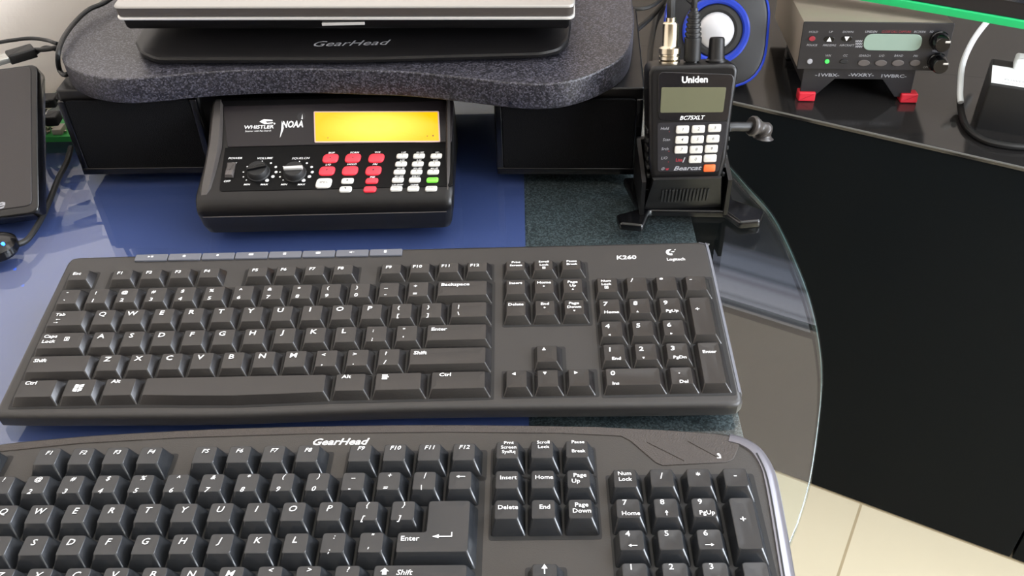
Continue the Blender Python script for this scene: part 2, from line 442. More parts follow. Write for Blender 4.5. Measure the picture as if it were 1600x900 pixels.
# ------------------------------------------------------------------ low black cabinet on the right
cab = thing('low_cabinet', 'low glossy black cabinet with a long flat door front on the tiled floor', 'cabinet', UV(700, 900, FZ))
seam = at_z(1577, 873, FZ).dot(UX)
CU0, CU1, CV0, CV1, CZT = -245, 1600, 710.6, 1160, -135
m = M(); m.box(CU0, CU1, CV0 + 18, CV1, FZ + 2, CZT - 5, 1, T=UVM); m.build('body', MT['black_lacquer'], cab)
m = M(); m.box(CU0, CU1, CV0 - 2, CV1, CZT - 5, CZT, 1.2, T=UVM); m.build('top_board', MT['lacquer_top'], cab)
for a, b in ((CU0, seam - 1.5), (seam + 1.5, CU1)):
    m = M(); m.box(a, b, CV0, CV0 + 17, FZ + 3, CZT - 5.6, 1.2, T=UVM); m.build('door', MT['black_lacquer'], cab)
m = M(); m.box(CU0, CU1, CV0 - 3.2, CV0 - 2.05, CZT - 1.3, CZT + 0.3, 0.3, T=UVM); m.build('edge_strip', MT['lacquer_edge'], cab)['label'] = 'thin edge strip coloured light as a bevel highlight'

# ------------------------------------------------------------------ glass desk
arc = [(300, 372), (370, 345), (425, 285), (462, 205), (484, 140), (495.4, 99.8), (499.8, 40), (499.2, -2.7), (494.8, -41.2), (488, -72), (477.8, -104.4), (464.6, -141.2), (452.1, -168), (444.2, -182.2), (420, -225), (380, -268), (320, -292), (250, -298)]
gl = sp2(arc, 6) + [(-430, -298), (-446, -270), (-130, 312), (-104, 362), (-90, 372)]
board = [(435.5, -285), (435.5, 250), (380, 322), (300, 358), (-88, 358), (-98, 352), (-124, 308), (-436, -268), (-425, -285)]
desk = thing('glass_desk', 'glass topped desk with curved right end and speckled board under the glass', 'desk', (100, 0, FZ))
m = M(); m.prism(gl, -8, 0, 1.2, 0, botbev=1.0); m.build('glass_top', MT['glass'], desk)
eg = inset(gl, 0.6); ei = inset(gl, 1.3)
m = M(); m.loft([[(x, y, -5.2) for x, y in eg], [(x, y, -1.8) for x, y in eg], [(x, y, -1.8) for x, y in ei], [(x, y, -5.2) for x, y in ei]], 0, False, False); m.build('polished_edge', MT['glass_edge'], desk)
m = M(); m.prism(roundp(board, 3, 2), -22, -9.2, 0.8); m.build('speckled_board', MT['board'], desk)['label'] = 'dark teal grey speckled board'
for x, y in ((-330, -250), (395, -250), (395, 240), (-70, 320)):
    m = M(); m.prism(rrect(x, y, 40, 40, 4), FZ, -22.4, 1); m.build('leg', MT['legmetal'], desk)
m = M(); m.prism(rrect(0, 0, 10, 10, 1), -9.1, -8.4) if False else None
blue = [(309, -278), (309, 300), (290, 330), (-80, 345), (-95, 335), (-120, 290), (-400, -230), (-405, -278)]
m = M(); m.prism(roundp(blue, 2, 2), -9.15, -8.3); tag(m.build('blue_sheet', MT['blue']), 'large plain blue sheet lying under the desk glass', 'desk sheet')

# ------------------------------------------------------------------ keyboards
U = 19.05
def cap(m, poly, ztop, zbase, ins, shift, rc, dish=0.3):
    """a key: tapered skirt, softened top edge, slightly dished top"""
    sx, sy = shift; h = ztop - zbase; rings = []
    for d, z, f, r in ((0, zbase, 0, rc), (ins, ztop - 0.3, 1, rc), (ins + 0.32, ztop, 1, rc), (ins + 0.6, ztop, 1, rc), (ins + 3.0, ztop - dish, 1, rc)):
        rings.append([(x + sx * f, y + sy * f, z) for x, y in roundp(inset(poly, d), r, 3)])
    m.loft(rings, 0)
def make_key(root, name, cells, ztop, zbase, legends, mats, gap=0.45, ins=2.6, shift=(-0.7, 1.0), rc=1.0, shear=0.0, bold=0.012, sx=1.15):
    """cells = polygon in key units; legends = (text, x, y, size, align)"""
    poly = [(x * U, y * U) for x, y in cells]
    if area2(poly) < 0: poly = poly[::-1]
    poly = inset(poly, gap)
    m = M(); cap(m, poly, ztop, zbase, ins, shift, rc)
    for tx, lx, ly, sz, al in legends:
        z = Matrix.Translation((lx * U, ly * U, ztop + 0.03))
        if tx.startswith('~'):
            icon(m, tx[1:], sz, z)
        else:
            m.text(tx, sz, z, 1, al, shear, bold, sx)
    return m.build(name, mats, root, 24)
def icon(m, kind, s, T, mi=1):
    P = {'up': [[(-.45, -.4), (.45, -.4), (0, .45)]], 'down': [[(-.45, .4), (0, -.45), (.45, .4)]],
         'left': [[(.4, -.45), (.4, .45), (-.45, 0)]], 'right': [[(-.4, -.45), (.45, 0), (-.4, .45)]],
         'aup': [[(-.3, .1), (.3, .1), (0, .6)], [(-.06, -.5), (.06, -.5), (.06, .1), (-.06, .1)]],
         'adown': [[(-.3, -.1), (0, -.6), (.3, -.1)], [(-.06, -.1), (.06, -.1), (.06, .5), (-.06, .5)]],
         'aleft': [[(-.6, 0), (-.1, -.3), (-.1, .3)], [(-.1, -.06), (.9, -.06), (.9, .06), (-.1, .06)]],
         'aright': [[(.6, 0), (.1, .3), (.1, -.3)], [(-.9, -.06), (.1, -.06), (.1, .06), (-.9, .06)]],
         'aenter': [[(-1.2, 0), (-.4, -.28), (-.4, .28)], [(-.4, -.06), (1.2, -.06), (1.2, .06), (-.4, .06)], [(1.08, .06), (1.2, .06), (1.2, .6), (1.08, .6)]],
         'shift': [[(-.6, 0), (.6, 0), (0, .55)], [(-.3, -.5), (.3, -.5), (.3, 0), (-.3, 0)]],
         'box': [[(-.45, -.45), (.45, -.45), (.45, -.33), (-.45, -.33)], [(-.45, .33), (.45, .33), (.45, .45), (-.45, .45)], [(-.45, -.33), (-.33, -.33), (-.33, .33), (-.45, .33)], [(.33, -.33), (.45, -.33), (.45, .33), (.33, .33)], [(-.15, -.2), (.15, -.2), (.15, .2), (-.15, .2)]],
         'menu': [[(-.55, .25), (.35, .25), (.35, .5), (-.55, .5)], [(-.55, -.1), (.55, -.1), (.55, .15), (-.55, .15)], [(-.55, -.5), (.35, -.5), (.35, -.22), (-.55, -.22)]],
         'win': [[(-.55, -.05), (-.05, -.12), (0, .38), (-.45, .45)], [(.02, -.12), (.55, 0), (.6, .45), (.08, .36)], [(-.6, -.6), (-.1, -.68), (-.06, -.2), (-.55, -.13)], [(0, -.7), (.48, -.56), (.54, -.1), (.03, -.2)]],
         'play': [[(-.9, -.35), (-.1, 0), (-.9, .35)], [(.1, -.35), (.3, -.35), (.3, .35), (.1, .35)], [(.5, -.35), (.7, -.35), (.7, .35), (.5, .35)]],
         'home': [[(-.6, 0), (.6, 0), (0, .5)], [(-.4, -.45), (.4, -.45), (.4, 0), (-.4, 0)]],
         'mail': [[(-.7, -.4), (.7, -.4), (0, .05)], [(-.7, .4), (-.7, -.3), (-.1, .08)], [(.7, .4), (.1, .08), (.7, -.3)], [(-.6, .42), (0, .12), (.6, .42)]],
         'dot': [[(.4 * math.cos(i * .785), .4 * math.sin(i * .785)) for i in range(8)]],
         'vol': [[(-.7, -.15), (-.3, -.15), (-.3, .15), (-.7, .15)], [(-.3, -.15), (.1, -.45), (.1, .45), (-.3, .15)], [(.3, -.06), (.8, -.06), (.8, .06), (.3, .06)]],
         'calc': [[(-.4, -.5), (.4, -.5), (.4, .5), (-.4, .5)]],
         'lock': [[(-.35, -.5), (.35, -.5), (.35, .3), (-.35, .3)], [(-.25, .38), (.25, .38), (.15, .6), (-.15, .6)]]}
    for p in P[kind]: m.flat([(x * s, y * s) for x, y in p], 0, T, mi)
def rect(x, y, w, h): return [(x - w / 2, y - h / 2), (x + w / 2, y - h / 2), (x + w / 2, y + h / 2), (x - w / 2, y + h / 2)]

# --- the slim keyboard in the middle of the desk
t5 = math.radians(5)
K1 = thing('computer_keyboard', 'slim charcoal keyboard with grey media keys lying in the middle of the desk', 'keyboard', (0, -0.145, 25.321), (t5, 0, 0), world=False)
front = [(-0.22, -4.97), (1.0, -5.02), (4, -5.08), (7, -5.12), (10, -5.06), (12.5, -5.02), (16, -5.05), (20, -5.1), (22.2, -5.12)]
out = [(x * U, y * U) for x, y in sp2(front, 3)] + [(x * U, y * U) for x, y in ((22.6, -5.08), (22.78, -4.9), (22.8, -4.5), (22.78, -1), (22.76, 1.9), (22.68, 2.13), (22.45, 2.24), (14, 2.23), (7, 2.21), (0.1, 2.16), (-0.15, 2.08), (-0.24, 1.85), (-0.3, -1), (-0.36, -4.5), (-0.33, -4.85))]
ZD = -4.7
m = M(); m.prism(out, ZD - 10.5, ZD, 3.0, botbev=2.0, steps=4); m.build('case', MT['k1'], K1)
rim = [(x * U, y * U) for x, y in ((22.45, 2.24), (22.68, 2.13), (22.76, 1.9), (22.78, -1), (22.8, -4.6))]
m = M()
rr = []
for i, (x, y) in enumerate(rim):
    rr.append((x, y))
def strip_ring(pts, off, z): 
    o = []
    for i, (x, y) in enumerate(pts):
        a = Vector(pts[max(0, i - 1)]); b = Vector(pts[min(len(pts) - 1, i + 1)]); d = (b - a).normalized()
        n = Vector((-d.y, d.x)); o.append((x + n.x * off, y + n.y * off, z))
    return o
def strip(m, pts, secs, mi=0, T=None):
    """loft a strip along a 2-D path; secs = (sideways offset, z)"""
    rows = [strip_ring(pts, o, z) for o, z in secs]
    k = len(pts); vs = [p for r in rows for p in r]; fs = []
    q = len(secs)
    for j in range(q):
        for i in range(k - 1):
            a = j * k + i; b = ((j + 1) % q) * k + i
            fs.append((a, a + 1, b + 1, b))
    fs.append(tuple(j * k for j in range(q))); fs.append(tuple(j * k + k - 1 for j in range(q))[::-1])
    m.add(vs, fs, mi, True, T)
strip(m, sp2(rim, 4), [(0.5, ZD - 9), (0.5, ZD - 3.0), (-0.6, ZD - 0.7), (-2.0, ZD + 0.15), (-2.2, ZD - 0.5), (-1.0, ZD - 3.2), (-0.6, ZD - 9)]); m.build('side_rim', MT['k1rim'], K1)['label'] = 'right side rim coloured pale for the window light it catches'
for x, w in ((2, 3), (17.5, 3)):
    m = M(); m.box(x * U, (x + w) * U, 1.3 * U, 2.0 * U, ZD - 21.8, ZD - 10.2, 1); m.build('tilt_foot', MT['black_matte'], K1)
for x in (1.5, 20):
    m = M(); m.box(x * U, x * U + 30, -4.9 * U, -4.9 * U + 8, ZD - 11.6, ZD - 10.3, .3); m.build('rubber_foot', MT['rubber'], K1)
oy = -0.17
wells = [rect(0.60, 0.86, 1.12, .92)] + [rect(0.1 + c, 0.83, 4.12, .9) for c in (3.5, 8.28, 12.96)] + [rect(16.9, 0.83, 3.0, .9)]
wells += [[(0.02, -4.72), (4.1, -4.76), (7, -4.84), (10.1, -4.76), (15.16, -4.72), (15.16, 0.4), (0.02, 0.4)], rect(16.9, -0.67, 3.0, 2.12), rect(16.9, -3.17, 1.1, 1.1) , rect(16.9, -4.14, 3.02, 1.1), rect(20.55, -2.17, 4.14, 5.14)]
m = M()
for w in wells: m.prism(roundp([(x * U, y * U) for x, y in w], 1.5, 3), ZD - 0.5, ZD + 0.12)
m.build('key_well', MT['well'], K1)
KM = [MT['k1key'], MT['ink']]
ZT = 0.0
def k1(x0, w, yc, legs, name='key', h=1.0, **kw):
    L = []
    for (tx, dx, dy, sz, al) in legs: L.append((tx, x0 + dx, yc + dy, sz, al))
    return make_key(K1, name, rect(x0 + w / 2, yc, w, h), ZT, ZD, L, KM, sx=1.25, bold=0.018, shear=0.06, **kw)
X0 = 0.09
# function row
def fkey(lx, tx): k1(lx - 0.40, 1.0, 0.85, [(tx, 0.36, 0.14, 3.4, 'C')], h=0.80, name='function_key')
k1(0.10, 1.0, 0.87, [('Esc', 0.38, 0.14, 3.4, 'C')], h=0.80, name='function_key')
for i in range(4):
    fkey(2.05 + i * 1.02, 'F%d' % (i + 1)); fkey(6.80 + i * 1.0, 'F%d' % (i + 5)); fkey(11.48 + i * 1.0, 'F%d' % (i + 9))
for i, tl in enumerate((('Print', 'Screen'), ('Scroll', 'Lock', '~box'), ('Pause', 'Break'))):
    x = 15.42 + i * 0.97
    k1(x, 0.97, 0.85, [(s_, 0.46, 0.24 - j * 0.15, 2.4 if s_[0] != '~' else 2.2, 'C') for j, s_ in enumerate(tl)], h=0.80, name='function_key')
def row(start, y, keys):
    x = start
    for w, legs in keys:
        k1(x, w, y, legs); x += w
two = lambda a, b: (1, [(a, 0.35, 0.20, 3.6, 'C'), (b, 0.35, -0.16, 4.0, 'C')])
one = lambda a: (1, [(a, 0.38, 0.20, 4.9, 'C')])
lab = lambda w, s, sz=3.6: (w, [(s, 0.24, 0.20, sz, 'L')])
row(X0, oy, [two(*p) for p in (('~', '`'), ('!', '1'), ('@', '2'), ('#', '3'), ('$', '4'), ('%', '5'), ('^', '6'), ('&', '7'), ('*', '8'), ('(', '9'), (')', '0'), ('_', '-'), ('+', '='))] and
    [(1, [(a, 0.35, 0.20, 3.6, 'C'), (b, 0.35, -0.16, 4.0, 'C')]) for a, b in (('\u02dc', '`'), ('!', '1'), ('@', '2'), ('#', '3'), ('$', '4'), ('%', '5'), ('^', '6'), ('&', '7'), ('*', '8'), ('(', '9'), (')', '0'), ('_', '-'), ('+', '='))] + [(2, [('Backspace', 0.22, 0.24, 3.6, 'L')])])
row(X0, oy - 1, [(1.5, [('Tab', 0.28, 0.22, 3.4, 'L'), ('~aleft', 0.42, 0.0, 2.0, 'C'), ('~aright', 0.42, -0.14, 2.0, 'C')])] + [one(c) for c in 'QWERTYUIOP'] + [two('{', '['), two('}', ']'), (1.5, [('|', 0.36, 0.2, 3.6, 'C'), ('\\', 0.36, -0.12, 3.8, 'C')])])
row(X0, oy - 2, [(1.75, [('Caps', 0.22, 0.24, 3.4, 'L'), ('Lock', 0.22, 0.02, 3.4, 'L'), ('~box', 1.02, 0.12, 3.4, 'C')])] + [one(c) for c in 'ASDFGHJKL'] + [two(':', ';'), two('"', "'"), lab(2.25, 'Enter')])
row(X0, oy - 3, [lab(2.25, 'Shift')] + [one(c) for c in 'ZXCVBNM'] + [two('<', ','), two('>', '.'), two('?', '/'), lab(2.75, 'Shift')])
y5 = oy - 4
k1(X0, 1.5, y5, [('Ctrl', 0.28, 0.28, 3.5, 'L')]); k1(X0 + 1.5, 1.25, y5, [('~win', 0.55, 0.08, 5.0, 'C')]); k1(X0 + 2.75, 1.25, y5, [('Alt', 0.28, 0.28, 3.5, 'L')])
k1_space = [(X0 + 4.0, y5 - 0.5), (X0 + 5.5, y5 - 0.56), (X0 + 7.0, y5 - 0.6), (X0 + 8.5, y5 - 0.57), (X0 + 10.0, y5 - 0.52), (X0 + 10.0, y5 + .5), (X0 + 4.0, y5 + 0.5)]
make_key(K1, 'space_bar', k1_space, ZT, ZD, [], KM)
k1(X0 + 10, 1.25, y5, [('Alt', 0.3, 0.28, 3.5, 'L')]); k1(X0 + 11.25, 1.75, y5, [('~menu', 0.42, 0.24, 3.6, 'C')]); k1(X0 + 13.0, 2.0, y5, [('Ctrl', 0.35, 0.28, 3.5, 'L')])
for r_, rowl in enumerate(((('Insert',), ('Home', '~right'), ('Page', 'Up', '~up')), (('Delete',), ('End', '~right'), ('Page', 'Down', '~down')))):
    for i, tl in enumerate(rowl):
        k1(15.42 + i * 0.97, 0.97, oy - r_, [(s_, 0.44, 0.24 - j * 0.17, 2.9 if s_[0] != '~' else 1.6, 'C') for j, s_ in enumerate(tl)])
k1(15.42 + .97, 0.97, oy - 3, [('~up', 0.36, 0.26, 2.6, 'C')], name='arrow_key')
for i, n_ in enumerate(('~left', '~down', '~right')): k1(15.42 + .97 * i, 0.97, y5, [(n_, 0.36, 0.26, 2.6, 'C')], name='arrow_key')
NX = 18.52
for i, tl in enumerate((('Num', 'Lock', '~box'), ('/',), ('*',), ('-',))):
    k1(NX + i, 1, oy, [(s_, 0.42 if i == 0 else 0.3, 0.25 - j * 0.15, (2.6 if i == 0 else 4.2), 'C') for j, s_ in enumerate(tl)], name='number_pad_key')
for r_, rowl in enumerate(((('7', 'Home'), ('8', '~up'), ('9', 'PgUp')), (('4', '~left'), ('5',), ('6', '~right')), (('1', 'End'), ('2', '~down'), ('3', 'PgDn')))):
    for i, tl in enumerate(rowl):
        L = [(tl[0], 0.32, 0.17, 4.6, 'C')]
        if len(tl) > 1: L.append((tl[1], 0.5 if tl[1][0] != '~' else 0.36, -0.2, 3.0 if tl[1][0] != '~' else 1.7, 'C'))
        k1(NX + i, 1, oy - 1 - r_, L, name='number_pad_key')
k1(NX, 2, y5, [('0', 0.34, 0.20, 4.6, 'C'), ('Ins', 0.4, -0.2, 3.0, 'C')], name='number_pad_key')
k1(NX + 2, 1, y5, [('.', 0.4, 0.22, 4.6, 'C'), ('Del', 0.5, -0.18, 3.0, 'C')], name='number_pad_key')
make_key(K1, 'number_pad_key', rect(NX + 3.5, oy - 1.5, 1, 2), ZT, ZD, [('+', NX + 3.34, oy - 1.15, 4.6, 'C')], KM)
make_key(K1, 'number_pad_key', rect(NX + 3.5, oy - 3.5, 1, 2), ZT, ZD, [('Enter', NX + 3.46, oy - 3.0, 3.2, 'C')], KM, sx=1.2, bold=.018)
for i, ic in enumerate(('play', 'home', 'dot', 'mail', 'box', 'mail', 'vol', 'calc')):
    m = M(); x = 2.2 + i * 1.205
    m.prism(rrect((x + .6) * U, 1.96 * U, 1.165 * U, 6.2, 0.8, 2), ZD - 0.5, ZD + 1.2, 0.4)
    icon(m, ic, 2.2, TR(((x + .58) * U, 1.99 * U, ZD + 1.25))); m.build('media_key', [MT['media'], MT['ink']], K1)
m = M(); m.text('K260', 5.0, TR((19.77 * U, 1.46 * U, ZD + 0.04)), 0, 'C', 0.05, 0.02, 1.25); m.build('model_mark', MT['ink'], K1)
m = M()
m.text('Logitech', 3.6, TR((21.5 * U, 1.32 * U, ZD + 0.04)), 0, 'C', 0.0, 0.01, 1.0)
a_ = [(math.cos(t) * 3.0, math.sin(t) * 3.0) for t in [math.radians(a) for a in range(70, 300, 20)]]
m.flat(a_ + [(1.0, -1.0), (-0.4, -1.2), (-1.2, 0), (-0.6, 1.2)], 0, TR((21.35 * U, 1.68 * U, ZD + 0.05)), 0)
m.flat([(0.2, 0.3), (2.2, 0.0), (2.9, 0.9), (1.6, 1.0)], 0, TR((21.35 * U, 1.68 * U, ZD + 0.05)), 0)
m.flat([(2.8, 1.8), (3.4, 2.0), (4.0, 3.0), (3.1, 2.7)], 0, TR((21.35 * U, 1.68 * U, ZD + 0.05)), 0)
m.build('logo', MT['ink'], K1)

# --- the larger keyboard at the front
t1 = math.radians(-1); K2 = thing('computer_keyboard', 'large dark keyboard with tall glossy keys nearest the camera, cut off by the frame', 'keyboard', (-6, -150.5, 20), (t1, 0, math.radians(-0.55)), world=False)
back = [(-0.9, 1.55), (0.5, 1.97), (2.5, 2.22), (4.3, 2.36), (7, 2.5), (9.8, 2.56), (13, 2.57), (16, 2.5), (19.0, 2.36), (21, 2.2), (22.3, 2.04), (22.9, 1.86), (23.3, 1.45), (23.5, 0.8), (23.52, 0), (23.4, -2), (23.25, -4), (23.0, -6.0)]
out2 = [(x * U, y * U) for x, y in sp2(back, 4)] + [(x * U, y * U) for x, y in ((22.5, -6.9), (12, -7.2), (0, -6.9), (-1.0, -6.3), (-1.15, -4), (-1.2, 1.0))]
out2 = out2[::-1]
Z2 = -8.8
m = M(); m.prism(out2, Z2 - 10.5, Z2, 2.6, botbev=2, steps=4); m.build('case', MT['k2'], K2)
tr_ = [(-0.8, 1.4), (0.75, 1.62), (3, 1.9), (6, 2.08), (9.86, 2.18), (14, 2.18), (17.5, 2.08), (19.24, 1.94), (19.5, 1.75), (20.15, 0.92), (20.35, 0.8), (22.2, 0.9), (22.42, 1.02), (22.74, 1.68), (22.6, 1.82)]
tr_b = [(22.0, 1.98), (20.5, 2.15), (18.5, 2.31), (16, 2.40), (13, 2.46), (9.8, 2.45), (7, 2.39), (4.3, 2.25), (2.5, 2.1), (0.6, 1.86), (-0.8, 1.5)]
m = M(); m.prism([(x * U, y * U) for x, y in tr_ + tr_b], Z2 - 0.5, Z2 + 0.55, 0.4)
for a, b in (((20.0, 1.7), (21.0, 0.98)), ((21.2, 1.72), (22.0, 1.08))):
    a = Vector(a); b = Vector(b); d = (b - a).normalized(); n = Vector((-d.y, d.x)) * 0.035
    m.prism([tuple(p * U) for p in (a - n, b - n, b + n, a + n)], Z2 + .5, Z2 + 0.9, 0.1)
icon(m, 'lock', 3.2, TR((22.0 * U, 1.12 * U, Z2 + 0.6))); m.build('rear_trim', [MT['k2trim'], MT['ink']], K2)['label'] = 'textured brown-black trim panel'
rim2 = sp2([(22.5, 2.03), (22.9, 1.86), (23.3, 1.45), (23.5, 0.8), (23.52, 0), (23.4, -2), (23.25, -4), (23.05, -5.8)], 5)
m = M(); strip(m, [(x * U, y * U) for x, y in rim2], [(0.5, Z2 - 8), (0.6, Z2 - 2.5), (-0.6, Z2 - 0.3), (-3.0, Z2 + 0.9), (-7.2, Z2 + 1.0), (-7.6, Z2 - 0.5), (-2.0, Z2 - 3), (-0.8, Z2 - 8)]); m.build('side_rim', MT['k2rim'], K2)['label'] = 'shiny pewter grey side rim'
gro = sp2([(23.1, 1.2), (23.22, 0.5), (23.2, -0.5), (23.1, -2), (22.96, -4), (22.8, -5.6)], 4)
m = M(); strip(m, [(x * U, y * U) for x, y in gro], [(0.45, Z2 + 0.6), (0.45, Z2 + 1.14), (-0.45, Z2 + 1.14), (-0.45, Z2 + 0.6)]); m.build('side_groove', MT['well'], K2)
m = M()
for w in (rect(0.6, 0.9, 1.2, 1.14), rect(4.08, 0.9, 4.14, 1.14), rect(8.7, 0.9, 4.14, 1.14), rect(13.22, 0.9, 4.14, 1.14), rect(16.93, 0.95, 3.06, 1.16), rect(16.93, -0.62, 3.06, 2.16), rect(16.93, -3.1, 1.1, 1.1), rect(16.93, -4.1, 3.06, 1.1), rect(7.67, -2.1, 15.18, 5.18), rect(20.78, -2.12, 4.2, 5.2)):
    m.prism(roundp([(x * U, y * U) for x, y in w], 1.8, 3), Z2 - 0.5, Z2 + 0.12)
m.build('key_well', MT['well'], K2)
KM2 = [MT['k2key'], MT['ink']]
def k2(x0, w, yc, legs, name='key', h=1.0, cells=None, **kw):
    L = [(tx, x0 + dx, yc + dy, sz, al) for (tx, dx, dy, sz, al) in legs]
    return make_key(K2, name, cells or rect(x0 + w / 2, yc, w, h), 0.0, Z2, L, KM2, shear=kw.pop('shear', 0.22), sx=1.05, bold=0.008, ins=3.0, shift=(-0.6, 1.3), rc=1.6, **kw)
k2(0.08, 1.0, 0.95, [('Esc', 0.45, 0.18, 3.4, 'C')], name='function_key')
for i in range(4):
    k2(2.05 + i, 1, 0.95, [('F%d' % (i + 1), 0.47, 0.2, 3.9, 'C')], name='function_key')
    k2(6.66 + i, 1, 0.95, [('F%d' % (i + 5), 0.45, 0.2, 3.9, 'C')], name='function_key')
    k2(11.18 + i, 1, 0.95, [('F%d' % (i + 9), 0.46, 0.24, 3.9, 'C')], name='function_key')
for i, tl in enumerate((('Prnt', 'Screen', 'SysRq'), ('Scroll', 'Lock'), ('Pause', '', 'Break'))):
    k2(15.43 + i * 1.0, 1, 1.0, [(s_, 0.5, 0.34 - j * 0.17, 3.0, 'C') for j, s_ in enumerate(tl) if s_], name='function_key', shear=0.0)
OX = 0.12; yr = -0.08
def row2(start, y, keys):
    x = start
    for w, legs in keys: k2(x, w, y, legs); x += w
t2_ = lambda a, b: (1, [(a, 0.46, 0.26, 4.0, 'C'), (b, 0.38, -0.18, 4.4, 'C')])
o2_ = lambda a: (1, [(a, 0.42, 0.16, 5.2, 'C')])
row2(OX, yr, [t2_(a, b) for a, b in (('\u02dc', '`'), ('!', '1'), ('@', '2'), ('#', '3'), ('$', '4'), ('%', '5'), ('^', '6'), ('&', '7'), ('*', '8'), ('(', '9'), (')', '0'), ('_', '-'), ('+', '='), ('|', '\\'))] + [(1, [('~aleft', 0.45, 0.2, 3.2, 'C')])])
row2(OX, yr - 1.02, [(1.5, [('Tab', 0.3, 0.2, 3.8, 'L')])] + [o2_(c) for c in 'QWERTYUIOP'] + [t2_('{', '['), t2_('}', ']')])
row2(OX, yr - 2.04, [(1.75, [('Caps Lock', 0.25, 0.2, 3.4, 'L')])] + [o2_(c) for c in 'ASDFGHJKL'] + [t2_(':', ';'), t2_('"', "'")])
e0 = OX
k2(0, 1, 0, [('Enter', 13.35, yr - 1.86, 4.1, 'C'), ('~aenter', 14.2, yr - 1.8, 4.2, 'C')], name='enter_key', shear=0.0,
   cells=[(e0 + 12.75, yr - 2.54), (e0 + 15, yr - 2.54), (e0 + 15, yr - 0.52), (e0 + 13.5, yr - 0.52), (e0 + 13.5, yr - 1.54), (e0 + 12.75, yr - 1.54)])
row2(OX, yr - 3.06, [(2.25, [('Shift', 0.3, 0.2, 3.8, 'L')])] + [o2_(c) for c in 'ZXCVBNM'] + [t2_('<', ','), t2_('>', '.'), t2_('?', '/'), (2.75, [('~shift', 0.42, 0.2, 3.6, 'C'), ('Shift', 0.72, 0.16, 4.2, 'L')])])
row2(OX, yr - 4.08, [(1.5, [('Ctrl', 0.3, 0.2, 3.8, 'L')]), (1.25, [('~win', 0.5, 0.2, 4, 'C')]), (1.25, [('Alt', 0.3, 0.2, 3.8, 'L')])])
k2(OX + 4, 6, yr - 4.08, [], name='space_bar')
row2(OX + 10, yr - 4.08, [(1.25, [('Alt', 0.3, 0.2, 3.8, 'L')]), (1.25, [('~win', 0.5, 0.2, 4, 'C')]), (1.25, [('~menu', 0.5, 0.2, 3.5, 'C')]), (1.25, [('Ctrl', 0.3, 0.2, 3.8, 'L')])])
for r_, rowl in enumerate(((('Insert',), ('Home',), ('Page', 'Up')), (('Delete',), ('End',), ('Page', 'Down')))):
    for i, tl in enumerate(rowl):
        k2(15.43 + i, 1, yr - 1.02 * r_, [(s_, 0.5 - (0.12 if len(tl) > 1 and j == 1 and s_ == 'Up' else 0), 0.1 + (0.1 if len(tl) > 1 else 0.04) - j * 0.2, 3.7, 'C') for j, s_ in enumerate(tl)], shear=0.0)
k2(16.43, 1, yr - 3.06, [('~aup', 0.46, 0.22, 5, 'C')], name='arrow_key')
for i, n_ in enumerate(('~aleft', '~adown', '~aright')): k2(15.43 + i, 1, yr - 4.08, [(n_, 0.46, 0.22, 4, 'C')], name='arrow_key')
NX = 18.72
for i, tl in enumerate((('Num', 'Lock'), ('/',), ('*',), ('-',))):
    k2(NX + i * 1.02, 1, yr, [(s_, 0.46, (0.24 if len(tl) > 1 else 0.14) - j * 0.2, 3.4 if len(tl) > 1 else 5.4, 'C') for j, s_ in enumerate(tl)], name='number_pad_key', shear=0.0)
for r_, rowl in enumerate(((('7', 'Home'), ('8', '~aup'), ('9', 'PgUp')), (('4', '~aleft'), ('5',), ('6', '~aright')), (('1', 'End'), ('2', '~adown'), ('3', 'PgDn')))):
    for i, tl in enumerate(rowl):
        L = [(tl[0], 0.38, 0.26, 4.6, 'C')]
        if len(tl) > 1: L.append((tl[1], 0.52 if tl[1][0] != '~' else 0.46, -0.1, 3.6 if tl[1][0] != '~' else 3.0, 'C'))
        k2(NX + i * 1.02, 1, yr - 1.02 * (1 + r_), L, name='number_pad_key', shear=0.0)
k2(NX, 2.02, yr - 4.08, [('0', 0.4, 0.25, 4.6, 'C')], name='number_pad_key', shear=0.0)
k2(NX + 2.04, 1, yr - 4.08, [('.', 0.4, 0.25, 4.6, 'C')], name='number_pad_key', shear=0.0)
k2(NX + 3.06, 1, yr - 1.53, [('+', 0.42, 0.18, 5.6, 'C')], name='number_pad_key', h=2.02, shear=0.0)
k2(NX + 3.06, 1, yr - 3.57, [('Enter', 0.5, 0.3, 3.4, 'C')], name='number_pad_key', h=2.02, shear=0.0)
m = M(); m.text('GearHead', 6.6, TR((10.85 * U, 1.85 * U, Z2 + 0.06)), 0, 'C', 0.3, 0.02, 1.15); m.build('logo', MT['ink'], K2)
for x, y in ((1, -6.5), (20, -6.5), (1, 1.2), (20, 1.4)):
    m = M(); zf = -20 / math.cos(t1) + Z2 * 0
    h0 = Z2 - 10.4; zb = (0.15 - 20 - math.sin(t1) * y * U) / math.cos(t1)
    m.box(x * U, x * U + 30, y * U, y * U + 8, zb, h0, .3); m.build('rubber_foot', MT['rubber'], K2)

